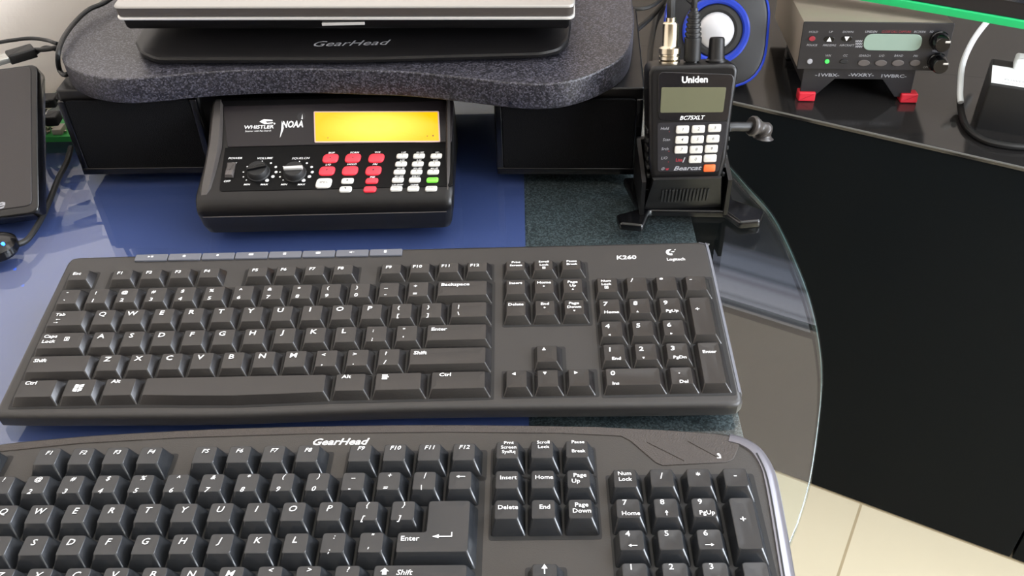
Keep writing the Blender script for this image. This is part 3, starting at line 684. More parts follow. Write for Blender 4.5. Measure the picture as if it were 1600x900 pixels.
# ------------------------------------------------------------------ monitor riser
RZ0, RZ1 = 77.0, 97.0
ris = thing('monitor_riser', 'grey granite-look monitor riser with wavy front edge on two black side boxes', 'monitor stand', (180, 220, 0))
fr_pts = [(at_z(x, y, RZ1).x, at_z(x, y, RZ1).y) for x, y in ((96, 80), (101, 97), (118, 110), (145, 119), (190, 124), (240, 121), (300, 115), (380, 110), (470, 108), (560, 110), (640, 113), (720, 121), (790, 129), (840, 132), (885, 128), (930, 114), (965, 95), (982, 76), (988, 55))]
rb = [(at_z(990, 20, RZ1).x, at_z(990, 20, RZ1).y), (399, 318), (385, 336), (340, 342), (20, 345), (-20, 335), (-42, 300), (at_z(120, 30, RZ1).x + 2, at_z(120, 30, RZ1).y), (at_z(100, 58, RZ1).x, at_z(100, 58, RZ1).y)]
rp = sp2(fr_pts + rb, 4, True)
m = M(); m.prism(rp, RZ0, RZ1, 1.2, botbev=0.8); m.build('top_board', MT['riser'], ris)
def sidebox(x0, x1, yf, yb, ang, nm_shift):
    cx = (x0 + x1) / 2; w = x1 - x0
    T = TR((cx, yf, 0)) @ Matrix.Rotation(ang, 4, 'Z')
    m = M()
    m.prism(rrect(0, (yb - yf) / 2 + 1.5, w, yb - yf - 3, 3, 3), 2.0, RZ0 - 0.2, 1.5, T=T, botbev=2)
    b = m.build('side_box', MT['black_satin'], ris)
    m = M()
    Tf = T @ fr((0, 0, 0), (1, 0, 0), y=(0, 0, 1))
    m.prism(rrect(0, 39, w - 12, 62, 4, 3), 0, 1.2, 0.8, T=Tf)
    m.build('cloth_front', MT['cloth'], b)
    m = M()
    for a in (-1, 1): m.box(-w / 2 + 1 if a < 0 else w / 2 - 6, -w / 2 + 6 if a < 0 else w / 2 - 1, -2, 1.4, 8, 70, 0.8, T=T)
    m.box(-w / 2 + 1, w / 2 - 1, -2.4, 1.4, 4, 9.5, 0.8, T=T)
    m.build('front_frame', MT['black_gloss'], b)
    for q in (-w / 2 + 12, w / 2 - 12):
        m = M(); m.box(q - 6, q + 6, 4, 16, 0, 2.2, 0.3, T=T); m.build('rubber_foot', MT['rubber'], b)
    return b
sidebox(-47, 62, 175, 300, math.radians(-1), 0)
sidebox(287, 400, 160, 300, math.radians(-3), 0)

m = M(); m.box(63, 286, 284, 288, 0.2, RZ0 - 0.2, 1); m.build('gap_darkening_panel', MT['black_matte'], ris)  # panel added to keep the gap under the riser dark

# cooling pad on the riser
pad = thing('laptop_cooling_pad', 'black laptop cooling pad with rounded corners on the granite-look riser', 'cooling pad', (185, 240, RZ1))
p_ = [at_z(x, y, 103) for x, y in ((213, 70), (222, 84), (245, 93), (560, 92), (845, 84), (875, 78), (889, 64), (892, 45))]
pp = [(p.x, p.y) for p in p_] + [(350, 330), (18, 330)]
pp = roundp(pp, [8, 12, 20, 0, 20, 14, 8, 6, 12, 12], 4)
m = M()
def padz(y, z): return z
rings = []
ysl = min(p[1] for p in pp)
def slope(y): return max(0.0, (y - ysl)) * 0.075
for d, z in ((2.5, RZ1 + 2.2), (0.5, RZ1 + 2.8), (0, RZ1 + 5), (1.0, RZ1 + 6.4), (2.5, RZ1 + 6.8)):
    rings.append([(x, y, z + (slope(y) if z > RZ1 + 4 else 0)) for x, y in inset(pp, d)])
m.loft(rings, 0); m.build('pad_body', MT['pad'], pad)
zlap = RZ1 + 6.8 + (190 - ysl) * 0.075
pt = Vector((0, ysl, RZ1 + 6.85)); pn = Vector((0, -0.075, 1)).normalized()
a = at_pl(484, 76, pt, pn); b = at_pl(608, 73, pt, pn); c_ = at_pl(546, 68, pt, pn)
m = M(); m.text('GearHead', 10.5, fr(c_ + pn * 0.1, b - a, y=(0, 1, .075)), 0, 'C', 0.35, 0.0, 1.3); m.build('logo', MT['inkgrey'], pad)
for x in (40, 320):
    for y in (190, 300):
        m = M(); m.prism(circ(x, y, 7), RZ1, RZ1 + 3); m.build('rubber_foot', MT['rubber'], pad)

# closed laptop
LY = 190.0
lap = thing('laptop', 'closed silver laptop with dark underside lying on the black cooling pad', 'laptop', (185, 260, 110))
LA = at_y(182, 29, LY); LB = at_z(898, 28, LA.z); lx0 = 0.0; lx1 = (LB - LA).length
zm = LA.lerp(LB, 0.5).y; zb = at_y(540, 50, zm).z; z1 = at_y(540, 30.5, zm).z; z2 = at_y(540, 27, zm).z; z3 = at_y(540, 11.5, zm).z; z4 = z3 + 1.4
yb_ = LY + 226
TS = Matrix.Translation((LA.x, LA.y, 0)) @ Matrix.Rotation(math.atan2(LB.y - LA.y, LB.x - LA.x), 4, 'Z') @ Matrix.Translation((0, 0, zb)) @ Matrix.Rotation(math.radians(3.0), 4, 'X') @ Matrix.Translation((0, -LY, -zb))
ol = rrect((lx0 + lx1) / 2, (LY + yb_) / 2, lx1 - lx0, yb_ - LY, 6, 4)
m = M(); r_ = [[(x, y, z) for x, y in inset(ol, d)] for d, z in ((9, zb - 0.5), (5.5, zb), (3.8, zb + 2.5), (3.2, z1))]
m.loft(r_, 0, T=TS); m.build('base', MT['black_satin'], lap)
m = M(); m.prism(ol, z1, z2, 0.5, T=TS); m.build('silver_trim', MT['silver_line'], lap)['label'] = 'bright silver trim line'
m = M(); m.loft([[(x, y, z) for x, y in inset(ol, d)] for d, z in ((2.0, z2), (1.0, z2 + 1), (0.6, z3))], 0, T=TS); m.build('lid_side', MT['lapgrey'], lap)['label'] = 'dark grey side of the lid'
m = M(); m.prism(ol, z3, z4, 1.5, T=TS); m.build('lid', MT['silver'], lap)
la, lb = at_y(502, 38, zm - 1.5).x, at_y(569, 37, zm - 1.5).x; lz = at_y(535, 38, zm + 1).z
m = M(); m.box(la, lb, zm + 1.5, zm + 8, lz - 1.0, lz + 1.0, 0.4); m.build('latch', MT['silver_line'], lap)['label'] = 'white latch bar'
for xx in (lx0 + 30, lx1 - 60):
    m = M(); m.box(xx, xx + 26, LY + 14, LY + 22, zb - 1.9, zb + 0.5, .3, T=TS); m.build('rubber_foot', MT['silver_line'], lap)

# ------------------------------------------------------------------ desktop scanner radio (amber display)
SCN = thing('desktop_radio_scanner', 'black desktop radio scanner with glowing amber display under the riser', 'radio scanner', (165, 135, 0))
SX0, SX1 = 70.0, 257.5
prof = [(97, 0.6), (93, 3), (90.5, 10), (90, 19.4), (89.2, 20.6), (89.6, 25), (92, 29), (96, 31.6), (101, 33), (142, 45.2), (171.5, 64.2), (175, 66.5), (180, 66), (190, 50), (196, 10), (192, 0.6)]
def xw(y, z):  # half-width trim along the body
    f = 0.0
    if z < 19: f = (19 - z) * 0.16
    if y > 101: f = max(f, (y - 101) * 0.015)
    return f
m = M(); secs = []
for e, ins_ in ((0, 5.0), (1.2, 2.0), (3.5, 0.5), (7, 0.0)):
    secs.append((SX0 + e, ins_))
rings = []
cy_, cz_ = 140, 30
def ringat(x, shrink, side):
    o = []
    for (y, z) in prof:
        dy = y - cy_; dz = z - cz_
        L = math.hypot(dy, dz); k = max(0.0, 1 - shrink / L)
        o.append((x + side * xw(y, z), cy_ + dy * k, max(0.6, cz_ + dz * k)))
    return o
for x, s_ in secs: rings.append(ringat(x, s_, 1))
for x, s_ in reversed(secs): rings.append(ringat(SX1 - (x - SX0), s_, -1))
m.loft(rings, 0); m.build('case', MT['black_satin'], SCN)
m = M(); m.tube([(SX0 + 5, 89.0, 20.1), (SX1 - 5, 89.0, 20.1)], 0.45, 6, smooth_path=False); m.build('seam', MT['scanwing'], SCN)
# control panel and display panel (inset plates)
c0 = Vector((0, 101, 33)); c1 = Vector((0, 142, 45.2)); cdir = (c1 - c0).normalized(); cn = Vector((1, 0, 0)).cross(cdir)
d0 = c1.copy(); d1 = Vector((0, 171.5, 64.2)); ddir = (d1 - d0).normalized(); dn = Vector((1, 0, 0)).cross(ddir)
TC = fr(c0, (1, 0, 0), y=cdir); TD = fr(d0, (1, 0, 0), y=ddir)
def onC(x, y):
    q = TC.inverted() @ at_pl(x, y, c0 + cn * 0.8, cn); return q.x, q.y
def onD(x, y):
    q = TD.inverted() @ at_pl(x, y, d0 + dn * 0.9, dn); return q.x, q.y
Lc = (c1 - c0).length; Ld = (d1 - d0).length
quad = [(onC(343, 297)[0], 1.0), (onC(708, 293)[0], 1.0), (onC(706, 232)[0], Lc), (onC(352, 232)[0], Lc)]
m = M(); m.prism(roundp(quad, [3, 3, 0, 0], 3), -1, 0.5, 0.3, T=TC)
Td = TR((0, 0, 0.56))
def ctxt(m, s, x, y, size, mi=1, shear=0.25, sx=1.15):
    p = onC(x, y); m.text(s, size, TC @ TR((p[0], p[1], 0.58)), mi, 'C', shear, 0.01, sx)
ctxt(m, 'POWER', 368, 247, 2.6); ctxt(m, 'ON', 366, 254.5, 2.2); ctxt(m, 'OFF', 355, 283, 2.4)
ctxt(m, 'VOLUME', 414, 247, 2.6); ctxt(m, 'SQUELCH', 470, 247, 2.6)
for s_, x, y in (('MIN', 386, 288), ('MAX', 413, 288), ('MIN', 444, 288), ('MAX', 471, 288)): ctxt(m, s_, x, y, 2.2)
for x, y, r in ((387, 260, .6), (381, 268.5, .6), (381, 276, .6), (385.5, 281, .5), (410.5, 251.5, .5), (424, 254.5, .8), (431.5, 260.5, 1.0), (432, 268.5, 1.15), (427, 275.5, 1.3), (418, 281.5, 1.4),
                (443.5, 260, .6), (438, 268.5, .6), (438, 276, .7), (443, 281, .5), (468.5, 252, .5), (480, 254.5, .8), (487.5, 260.5, 1.0), (488.5, 268.5, 1.15), (484, 275.5, 1.3), (475, 281.5, 1.4)):
    p = onC(x, y); m.flat(circ(p[0], p[1], r, 10), 0.58, TC, 1)
for s_, x, y in (('SKIP', 518, 238.5), ('SCAN', 554, 238), ('WX', 590, 237.5), ('L/O', 513, 257), ('HOLD', 550, 256.5), ('PRI', 586, 256.5), ('PSE', 582, 276.5)): ctxt(m, s_, x, y, 2.2)
kx = {0: (629, 655, 682), 1: (627, 653, 679), 2: (624.5, 651, 677), 3: (622, 648.5, 676), 4: (619.5, 646, 674)}
ky = (244, 256.5, 269, 281.5, 295)
nt_ = (('1-50', '51-100', '101-'), ('4-50', '5-50', '6-50'), ('301-50', '351-400', '401-50'), ('451-500', 'DELAY', ''), ('L/O-RVW', 'CLEAR', ''))
for r_ in range(5):
    for i in range(3):
        if nt_[r_][i]: ctxt(m, nt_[r_][i], kx[r_][i] + 1.5, ky[r_] - 6.3, 1.7, 1)
m.build('control_panel', [MT['panel_black'], MT['ink']], SCN)
def button(name, x, y, w, h, mat, r=2.0, hh=1.9, leg=None, ls=2.2, lm='inkdark', root=SCN, fT=None, on=None, skew=0.12):
    fT = fT or TC; on = on or onC
    cx, cy = on(x, y); mm_ = M()
    P = rrect(0, 0, w, h, r, 4); P = [(px + py * skew, py) for px, py in P]
    T = fT @ TR((cx, cy, 0))
    rings = [[(a, b, 0.3) for a, b in P], [(a, b, hh - 0.7) for a, b in P], [(a, b, hh - 0.2) for a, b in inset(P, .35)], [(a, b, hh) for a, b in inset(P, 1.0)]]
    mm_.loft(rings, 0, T=T)
    if leg:
        if leg[0] == '~': icon(mm_, leg[1:], ls, T @ TR((0, .3, hh + .03)))
        else: mm_.text(leg, ls, T @ TR((0, .3, hh + .03)), 1, 'C', 0.2, 0.005, 1.1)
    return mm_.build(name, [mat, MT[lm]], root)
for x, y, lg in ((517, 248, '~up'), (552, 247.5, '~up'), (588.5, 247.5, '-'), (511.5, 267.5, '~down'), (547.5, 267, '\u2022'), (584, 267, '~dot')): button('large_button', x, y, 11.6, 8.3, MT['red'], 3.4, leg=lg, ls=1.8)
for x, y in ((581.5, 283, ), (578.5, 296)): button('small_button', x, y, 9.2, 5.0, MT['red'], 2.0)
button('round_button', 506.5, 286.5, 11.4, 8.8, MT['white'], 3.0, leg='SPEC', ls=2.8)
button('small_button', 543.5, 283, 9.0, 5.0, MT['white'], 1.9, leg='~up', ls=2.0); button('small_button', 540.5, 296, 9.0, 5.0, MT['white'], 1.9, leg='~down', ls=2.0)
kl = (('7', '8', '9'), ('4', '5', '6'), ('1', '2', '3'), ('0', '.', 'ENT'), ('L/O', 'CLR', 'PGM'))
kl = (('1', '2', '3'), ('4', '5', '6'), ('7', '8', '9'), ('0', '.', 'ENTER'), ('TEXT', 'CLEAR', 'FUNC'))
for r_ in range(5):
    for i in range(3):
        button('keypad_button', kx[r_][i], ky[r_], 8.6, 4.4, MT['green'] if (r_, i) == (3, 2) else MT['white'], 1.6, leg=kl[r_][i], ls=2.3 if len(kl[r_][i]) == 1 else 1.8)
# knobs and power switch
for (x, y, rot) in ((405, 265.5, 14), (461.5, 266.5, 2)):
    cx, cy = onC(x, y + 4.5); T = TC @ TR((cx, cy, 0))
    m = M(); m.lathe([(8.6, 0.4), (8.6, 1.4), (7.9, 2.0), (7.2, 5.8), (6.6, 6.4), (0.1, 6.4)], T, 28)
    kb_ = m.build('volume_knob' if x < 430 else 'squelch_knob', MT['black_matte'], SCN)
    m = M(); m.box(-7.0, 7.0, -1.3, 1.3, 6.2, 8.4, 0.6, T=T @ Matrix.Rotation(math.radians(rot), 4, 'Z')); m.build('grip_bar', MT['black_satin'] if x < 430 else MT['silver_line'], kb_)
cx, cy = onC(361, 266); T = TC @ TR((cx, cy, 0))
m = M(); m.box(-3.2, 3.2, -7.2, 6.8, 0.2, 2.0, 0.5, T=T); sw = m.build('power_switch', MT['scanwing'], SCN)
m = M(); m.box(-2.8, 2.8, -6.4, -1.6, 1.8, 3.6, 0.6, T=T); m.build('rocker', MT['buttongrey'], sw)
# display panel
q = [(onD(356, 228)[0], 0.6), (onD(706, 228)[0], 0.6), (onD(709, 165)[0], Ld - .5), (onD(349, 166)[0], Ld - .5)]
m = M(); m.prism(roundp(q, 1.5, 3), -1, 0.7, 0.3, T=TD)
def dtxt(m, s, x, y, size, shear=0.0, sx=1.0, bold=0.01, sy=1.0):
    p = onD(x, y); m.text(s, size, TD @ TR((p[0], p[1], 0.8)), 1, 'C', shear, bold, sx)
dtxt(m, 'WHISTLER', 405, 198.5, 4.0, 0.1, 1.2, 0.02); dtxt(m, 'Scanner with Pan Search', 404, 204.5, 1.9, 0.1, 1.05, 0)
dtxt(m, 'NOAA', 457.5, 194.5, 7.6, 0.15, 0.72, 0.03)
for poly in ([(406, 190), (413, 186), (426, 187), (427, 189), (415, 189.5), (418, 191.8), (428, 191), (426, 193), (414, 194)], [(441, 188), (444, 200), (442, 206), (438, 215.5), (440, 203)], [(471.5, 186), (473, 178), (473.6, 186)]):
    m.flat([onD(*p) for p in poly], 0.82, TD, 1)
p = onD(429.5, 193); m.flat(circ(p[0], p[1], .7, 10), .8, TD, 1)
m.flat([ (onD(471.5, 181.5)[0] + a, onD(471.5, 181.5)[1] + b) for a, b in circ(0, 0, 3.2, 24)], 0.76, TD, 2)
m.build('display_panel', [MT['scanface'], MT['ink'], MT['radioface']], SCN)
ql = [onD(492, 223), onD(688.5, 222), onD(686, 173.5), onD(490.5, 174)]
m = M(); m.prism(roundp(ql, 1, 2), 0.3, 1.2, 0.3, T=TD); lf = m.build('display_bezel', MT['lcdframe'], SCN)
m = M(); m.prism(inset(roundp(ql, 1, 2), 1.0), 0.8, 1.35, 0.1, T=TD)
for x, y, s_ in ((513, 215.5, '~up'), (668, 213, '~dot'), (677, 212.5, '~calc')): 
    p = onD(x, y); icon(m, s_[1:], 1.1, TD @ TR((p[0], p[1], 1.38)))
m.build('amber_screen', [MT['amber'], MT['inkdark']], lf)
# raised side wings
for s_, xs in ((1, SX0), (-1, SX1)):
    m = M(); rows = []
    for (y, z, w) in ((97, 31, 5), (105, 36.0, 7), (125, 43.5, 8), (142, 50.5, 8.5), (160, 61, 8), (172, 67.5, 7), (177, 67, 6)):
        x_out = xs + s_ * (2.0 + xw(y, z)); x_in = xs + s_ * (w + 4 if s_ > 0 else w * 0.3 + 3.2 + xw(y, z))
        rows.append([(x_out, y, z - 8), (x_out + s_ * 0.3, y, z - 2), (x_out + s_ * 2.2, y, z), (x_in - s_ * 1.5, y, z), (x_in, y, z - 3.0), (x_in, y, z - 9)])
    m.loft(rows, 0); m.build('side_wing', MT['scanwing'], SCN)
for x in (85, 243):
    for y in (104, 184):
        m = M(); m.prism(circ(x, y, 5, 14), 0, 1.0); m.build('rubber_foot', MT['rubber'], SCN)

# ------------------------------------------------------------------ handheld scanner in its stand
hp = Vector((0, 104, 38)); hq = Vector((0, 130, 111.5)); hdir = (hq - hp).normalized(); hx = Vector((1, 0, 0)); hn = hx.cross(hdir)  # faces viewer / up
if hn.y > 0: hn = -hn
def onH(x, y):
    q = TH.inverted() @ at_pl(x, y, hp, hn); return q.x, q.y
TH = fr(hp, hx, y=hdir)
HH = thing('handheld_scanner', 'black handheld scanner with cream keypad and grey display standing upright in a desk stand', 'radio scanner', (428, 115, 14))
tl = onH(1013, 101); tr2 = onH(1156, 97); bl = onH(1014, 268); br2 = onH(1132, 272)
DEP = 30
def hsec(y, ins_):
    t_ = (y - bl[1]) / (tl[1] - bl[1])
    return bl[0] + (tl[0] - bl[0]) * t_ + ins_, br2[0] + (tr2[0] - br2[0]) * t_ - ins_
hb = -6.0
body = [(hsec(hb, 2)[0], hb), (hsec(hb, 2)[1], hb), (hsec(10, 0)[1], 10), (hsec(tl[1] * .6, 0)[1] - 0.5, tl[1] * .6), (tr2[0], tr2[1] - 1), (tl[0], tl[1] - 1), (hsec(tl[1] * .6, 0)[0], tl[1] * .6), (hsec(10, 0)[0], 10)]
bp_ = roundp(body, [4, 4, 8, 8, 7, 7, 8, 8], 5)
m = M(); m.prism(bp_, -DEP, 0, 3.0, T=TH, botbev=3.0, steps=4); m.build('body', MT['black_satin'], HH)
# display window
wq = [onH(1028, 112), onH(1147, 116), onH(1143, 180), onH(1028, 188)]
wq = roundp([wq[3], (onH(1136, 189)), wq[1], wq[0]], 4, 4)
m = M(); m.prism(wq, -0.5, 0.6, 0.4, T=TH)
def htxt(m, s, x, y, size, mi=1, shear=0.0, sx=1.0, bold=0.02, z=0.68, al='C'):
    p = onH(x, y); m.text(s, size, TH @ TR((p[0], p[1], z)), mi, al, shear, bold, sx)
htxt(m, 'Uniden', 1085, 124.5, 6.2, 1, 0.0, 1.02, 0.03); htxt(m, 'BC75XLT', 1080, 184, 4.0, 1, 0.3, 1.05, 0.015)
wn = m.build('display_window', [MT['window_dark'], MT['ink']], HH)
lq = [onH(1031, 176), onH(1129, 175), onH(1134, 136), onH(1033, 136)]
m = M(); m.prism(roundp(lq, 1, 2), 0.3, 0.85, 0.1, T=TH); m.build('lcd', MT['graylcd'], wn)
def px4(x, y): return (1010 + x / 4.867, 100 + y / 4.865)
kc = [[(271, 497), (391, 494), (514, 486)], [(266, 575), (383, 572), (501, 567)], [(260, 650), (374, 649), (489, 643)], [(259, 728), (368, 723), (480, 715)]]
kt = [['1', '2', '3'], ['4', '5', '6'], ['7', '8', '9'], ['', '0', '.']]
for r_ in range(4):
    for i in range(3):
        if (r_, i) == (3, 0): continue
        x, y = px4(*kc[r_][i]); button('keypad_button', x, y, 9.2, 5.6, MT['white'], 1.3, 1.6, leg=kt[r_][i], ls=3.0, root=HH, fT=TH, on=onH, skew=0.05)
x, y = px4(475, 790); button('power_button', x, y, 8.4, 5.4, MT['orange'], 1.2, 1.6, root=HH, fT=TH, on=onH, skew=0.05)
m = M()
for s_, x, y, mi in (('Hold', 136, 490, 1), ('Scan', 150, 575, 1), ('Srch', 138, 645, 1), ('L/O', 132, 715, 1), ('\u00d8', 122, 797, 1)):
    X, Y = px4(x, y); htxt(m, s_, X, Y, 2.9, mi, 0.2, 1.0, 0.0, 0.32)
for s_, x, y in (('.', 172, 505), ('-', 168, 660), ('.', 165, 735), ('w', 155, 797), ('Lite', 245, 730)):
    X, Y = px4(x, y); htxt(m, s_, X, Y, 3.2, 2, 0.1, 1.0, 0.03, 0.32)
X, Y = px4(283, 730); htxt(m, '/', X, Y, 5.0, 1, 0.0, 1.4, 0.02, 0.32)
X, Y = px4(305, 792); htxt(m, 'Bearcat', X, Y, 4.4, 1, 0.35, 1.45, 0.02, 0.32)
fp = roundp([onH(1027, 268), onH(1122, 268), onH(1137, 190), onH(1027, 192)], 2, 3)
m.prism(fp, -0.4, 0.25, 0.15, T=TH); m.build('keypad_face', [MT['radioface'], MT['inkgrey'], MT['inkred']], HH)
# grip ribs, knob, antenna plug
for s_ in (0, 1):
    m = M()
    for k in range(6):
        y = -2 + k * 6.5; xx = hsec(y, 0)[s_]
        m.box(xx - 1.1, xx + 1.1, y - 1.6, y + 1.6, -18, -3, 0.6, T=TH)
    m.build('grip_ribs', MT['rubber'], HH)
TOPY = tl[1] - 1.2
def top_at(x, depth): return TH @ Vector((onH(x, 96)[0], TOPY, -depth))
def TTop(x, depth):
    o = top_at(x, depth); return fr(o, hx, y=-hn) if False else fr(o, hx, y=hn)
def upT(x, depth):
    o = top_at(x, depth); z = hdir; x_ = hx; y_ = z.cross(x_); mm_ = Matrix((x_, y_, z)).transposed().to_4x4(); mm_.translation = o; return mm_
m = M(); m.lathe([(7.4, 0), (7.4, 1.4), (6.6, 2), (5.9, 3), (5.4, 15.5), (4.7, 16.8), (0.1, 17)], upT(1124, 13), 18); m.build('volume_knob', MT['black_satin'], HH)
m = M(); m.lathe([(7.4, -0.6), (7.4, 1.6), (6.2, 2.4), (0.1, 2.5)], upT(1050, 13), 24); m.build('antenna_socket', MT['nickel'], HH)
m = M(); m.lathe([(4.8, 0), (4.8, 1.2), (0.1, 1.3)], upT(1086, 13), 18); m.build('jack_socket', MT['black_gloss'], HH)
T = upT(1050, 13)
coax = thing('antenna_cable', 'nickel antenna plug with black cable rising from the handheld scanner', 'cable', tuple(T.translation))
m = M(); m.lathe([(6.2, 2.6), (7.5, 2.9), (7.5, 5), (6.7, 5.4), (6.7, 6.6), (7.7, 7.0), (7.7, 10.5), (6.2, 11.5), (5.8, 12), (5.6, 12.3), (5.6, 27), (4.8, 28), (3.4, 28.4), (3.4, 31)], T, 24); m.build('plug', MT['nickel'], coax)
e = T @ Vector((0, 0, 30)); P = [e, e + hdir * 14, at_y(1052, -12, e.y + 20), at_y(1045, -60, e.y + 70)]
m = M(); m.tube(P, 3.0); m.build('cord', MT['rubber'], coax)
T = upT(1086, 13)
aud = thing('audio_cable', 'black ribbed plug and cable standing beside the nickel antenna plug', 'cable', tuple(T.translation))
m = M(); pr = [(4.6, 1.4), (4.8, 3), (4.8, 15)]
for k in range(6): pr += [(4.9 - k * .25, 15.6 + k * 3.2), (4.9 - k * .25, 17.2 + k * 3.2), (4.1 - k * .25, 17.6 + k * 3.2), (4.1 - k * .25, 18.6 + k * 3.2)]
pr += [(2.2, 35), (2.2, 37)]
pr = [(r * 1.25, h) for r, h in pr]; m.lathe(pr, T, 18); m.build('plug', MT['rubber'], aud)
e = T @ Vector((0, 0, 36)); P = [e, e + hdir * 8, at_y(1083, 4, e.y + 14), at_y(1070, -8, e.y + 30), at_y(1050, -40, e.y + 60)]
m = M(); m.tube(P, 2.1); m.build('cord', MT['rubber'], aud)

# its stand
ST = thing('scanner_stand', 'black plastic stand with splayed feet holding the handheld scanner upright', 'stand', (430, 110, 0))
lp = Vector((0, 97, 36)); lq_ = Vector((0, 95, 8))
m = M()
a0 = at_pl(1017, 279, lp, Vector((0, 1, -.07))); a1 = at_pl(1130, 281, lp, Vector((0, 1, -.07)))
lx, rx = a0.x, a1.x; zt = (a0.z + a1.z) / 2
yo = lp.y
# front pocket wall, side cheeks, back
m.loft([[(lx + 1, yo + 3.2, zt - 1), (rx - 1, yo + 3.2, zt - 1), (rx + 2, yo + 12, 5), (lx - 1, yo + 12, 5)][::1],
        [(lx + 1, yo + 2.5, zt + 0.4), (rx - 1, yo + 2.5, zt + 0.4), (rx + 2, yo + 10.5, 5), (lx - 1, yo + 10.5, 5)],
        [(lx + 2, yo, zt), (rx - 2, yo, zt), (rx + 3, yo + 8.5, 6.4), (lx - 2, yo + 8.5, 6.4)]], 0)
m.build('front_pocket', MT['black_satin'], ST, 25)
m = M()
for k in range(14):
    xx = lx + 9 + k * (rx - lx - 19) / 13
    T = TR((xx, yo + 4.2, 21.5)) @ Matrix.Rotation(math.atan2(8.5, zt - 6.4), 4, 'X'); m.box(0, 1.2, -1.0, 0.6, -6.5, 6.5, 0.2, T=T)
m.build('grille_ribs', MT['black_matte'], ST)
m = M()
for x0, x1 in ((lx - 6, lx - 3), (rx + 4, rx + 7)):
    m.loft([[(x0, yo + 2, 4), (x1, yo + 2, 4), (x1, yo + 48, 4), (x0, yo + 48, 4)], [(x0, yo + 2, zt - 3), (x1, yo + 2, zt - 3), (x1, yo + 46, zt + 6), (x0, yo + 46, zt + 6)]], 0)
m.box(lx - 3, rx + 4, 112, 143, 5.5, 19.5, 1)
m.box(lx - 6, rx + 7, yo + 46, yo + 50, 3, zt + 6, 1)
m.build('cradle', MT['black_satin'], ST)
fl = at_z(968, 352, 3); fr_ = at_z(1186, 349, 3); il = at_z(1015, 332, 3); ir = at_z(1135, 334, 3); il0 = at_z(1003, 354, 3); ir0 = at_z(1142, 352, 3); rt = at_z(1192, 333, 3)
base_poly = [(fl.x, fl.y - 2), (il0.x, il0.y - 3), (il.x, il.y - 1), (ir.x - 2, ir.y - 1), (ir0.x + 6, ir0.y - 1), (fr_.x, fr_.y - 1), (rt.x + 1, rt.y), (rx + 14, yo + 20), (rx + 16, yo + 52), (lx - 14, yo + 52), (lx - 6, yo + 10), (fl.x - 2, fl.y + 10)]
m = M(); m.prism(roundp(base_poly, 3, 4), 0.6, 6.0, 2.0); m.build('foot_plate', MT['black_gloss'], ST)

# small dark connector lying beyond the stand
ck = thing('power_connector', 'grey black power connector on a short cable behind the handheld scanner', 'connector', at_y(1160, 205, 150))
P = [at_y(1128, 200, 150), at_y(1145, 198, 152), at_y(1165, 198, 156), at_y(1180, 196, 160)]
m = M(); m.tube(P, 3.6, 12); m.build('cord', MT['rubber'], ck)
P = [at_y(1172, 196, 158), at_y(1186, 200, 160), at_y(1193, 207, 160), at_y(1192, 216, 159)]
m = M(); m.tube(P, 8.0, 14, rr=lambda t: 6.6 + 1.3 * math.sin(t * 14)); m.build('plug', MT['scanwing'], ck)

# ------------------------------------------------------------------ round speaker with blue rings
sc_ = at_y(1118, 48, 548); sn = Vector((-0.10, -0.90, 0.43)).normalized()
sy_ = (Vector((0, 0, 1)) - sn * sn.z).normalized(); sx_ = sy_.cross(sn)
TSP = Matrix((sx_, sy_, sn)).transposed().to_4x4(); TSP.translation = sc_
SPK = thing('round_speaker', 'small dark speaker with silver cone and bright blue rings on the black cabinet', 'speaker', (sc_.x, sc_.y + 20, -135))
hw, hh_ = 59, 62
sh = rrect(0, -2, 2 * hw, 2 * hh_, 50, 9)
m = M(); m.loft([[(x, y, z) for x, y in inset(sh, d)] for d, z in ((26, -70), (10, -55), (1.5, -25), (0, -6), (2.5, 0), (6, 1.5))], 0, T=TSP); m.build('body', MT['greygun'], SPK)
m = M(); r1 = inset(sh, 0.2); m.loft([[(x, y, z) for x, y in inset(sh, d)] for d, z in ((-0.3, -3), (-0.6, -1), (0.3, 0.8), (1.4, 1.6), (2.4, 0.8))], 0, False, False, T=TSP); m.build('outer_trim', MT['bluering'], SPK)['label'] = 'blue outer trim'
m = M(); m.lathe([(37.5, 1.0), (38, 3.0), (36, 4.4), (32, 4.4), (30, 3.0), (29.5, 1.0)], TSP, 48); m.build('blue_ring', MT['bluering'], SPK)['label'] = 'bright blue ring round the cone'
m = M(); m.lathe([(30, 2.0), (28.0, 4.6), (23.5, 5.0), (20.5, 2.2)], TSP, 48); m.build('surround', MT['rubber'], SPK)
m = M(); m.lathe([(20.5, 2.6), (17.5, 5.5), (12, 7.6), (6, 8.8), (0.1, 9.2)], TSP, 40); m.build('cone', MT['cone'], SPK)
m = M(); m.box(sc_.x - 32, sc_.x + 32, sc_.y - 2, sc_.y + 60, -135, -122, 4); m.build('foot', MT['greygun'], SPK)

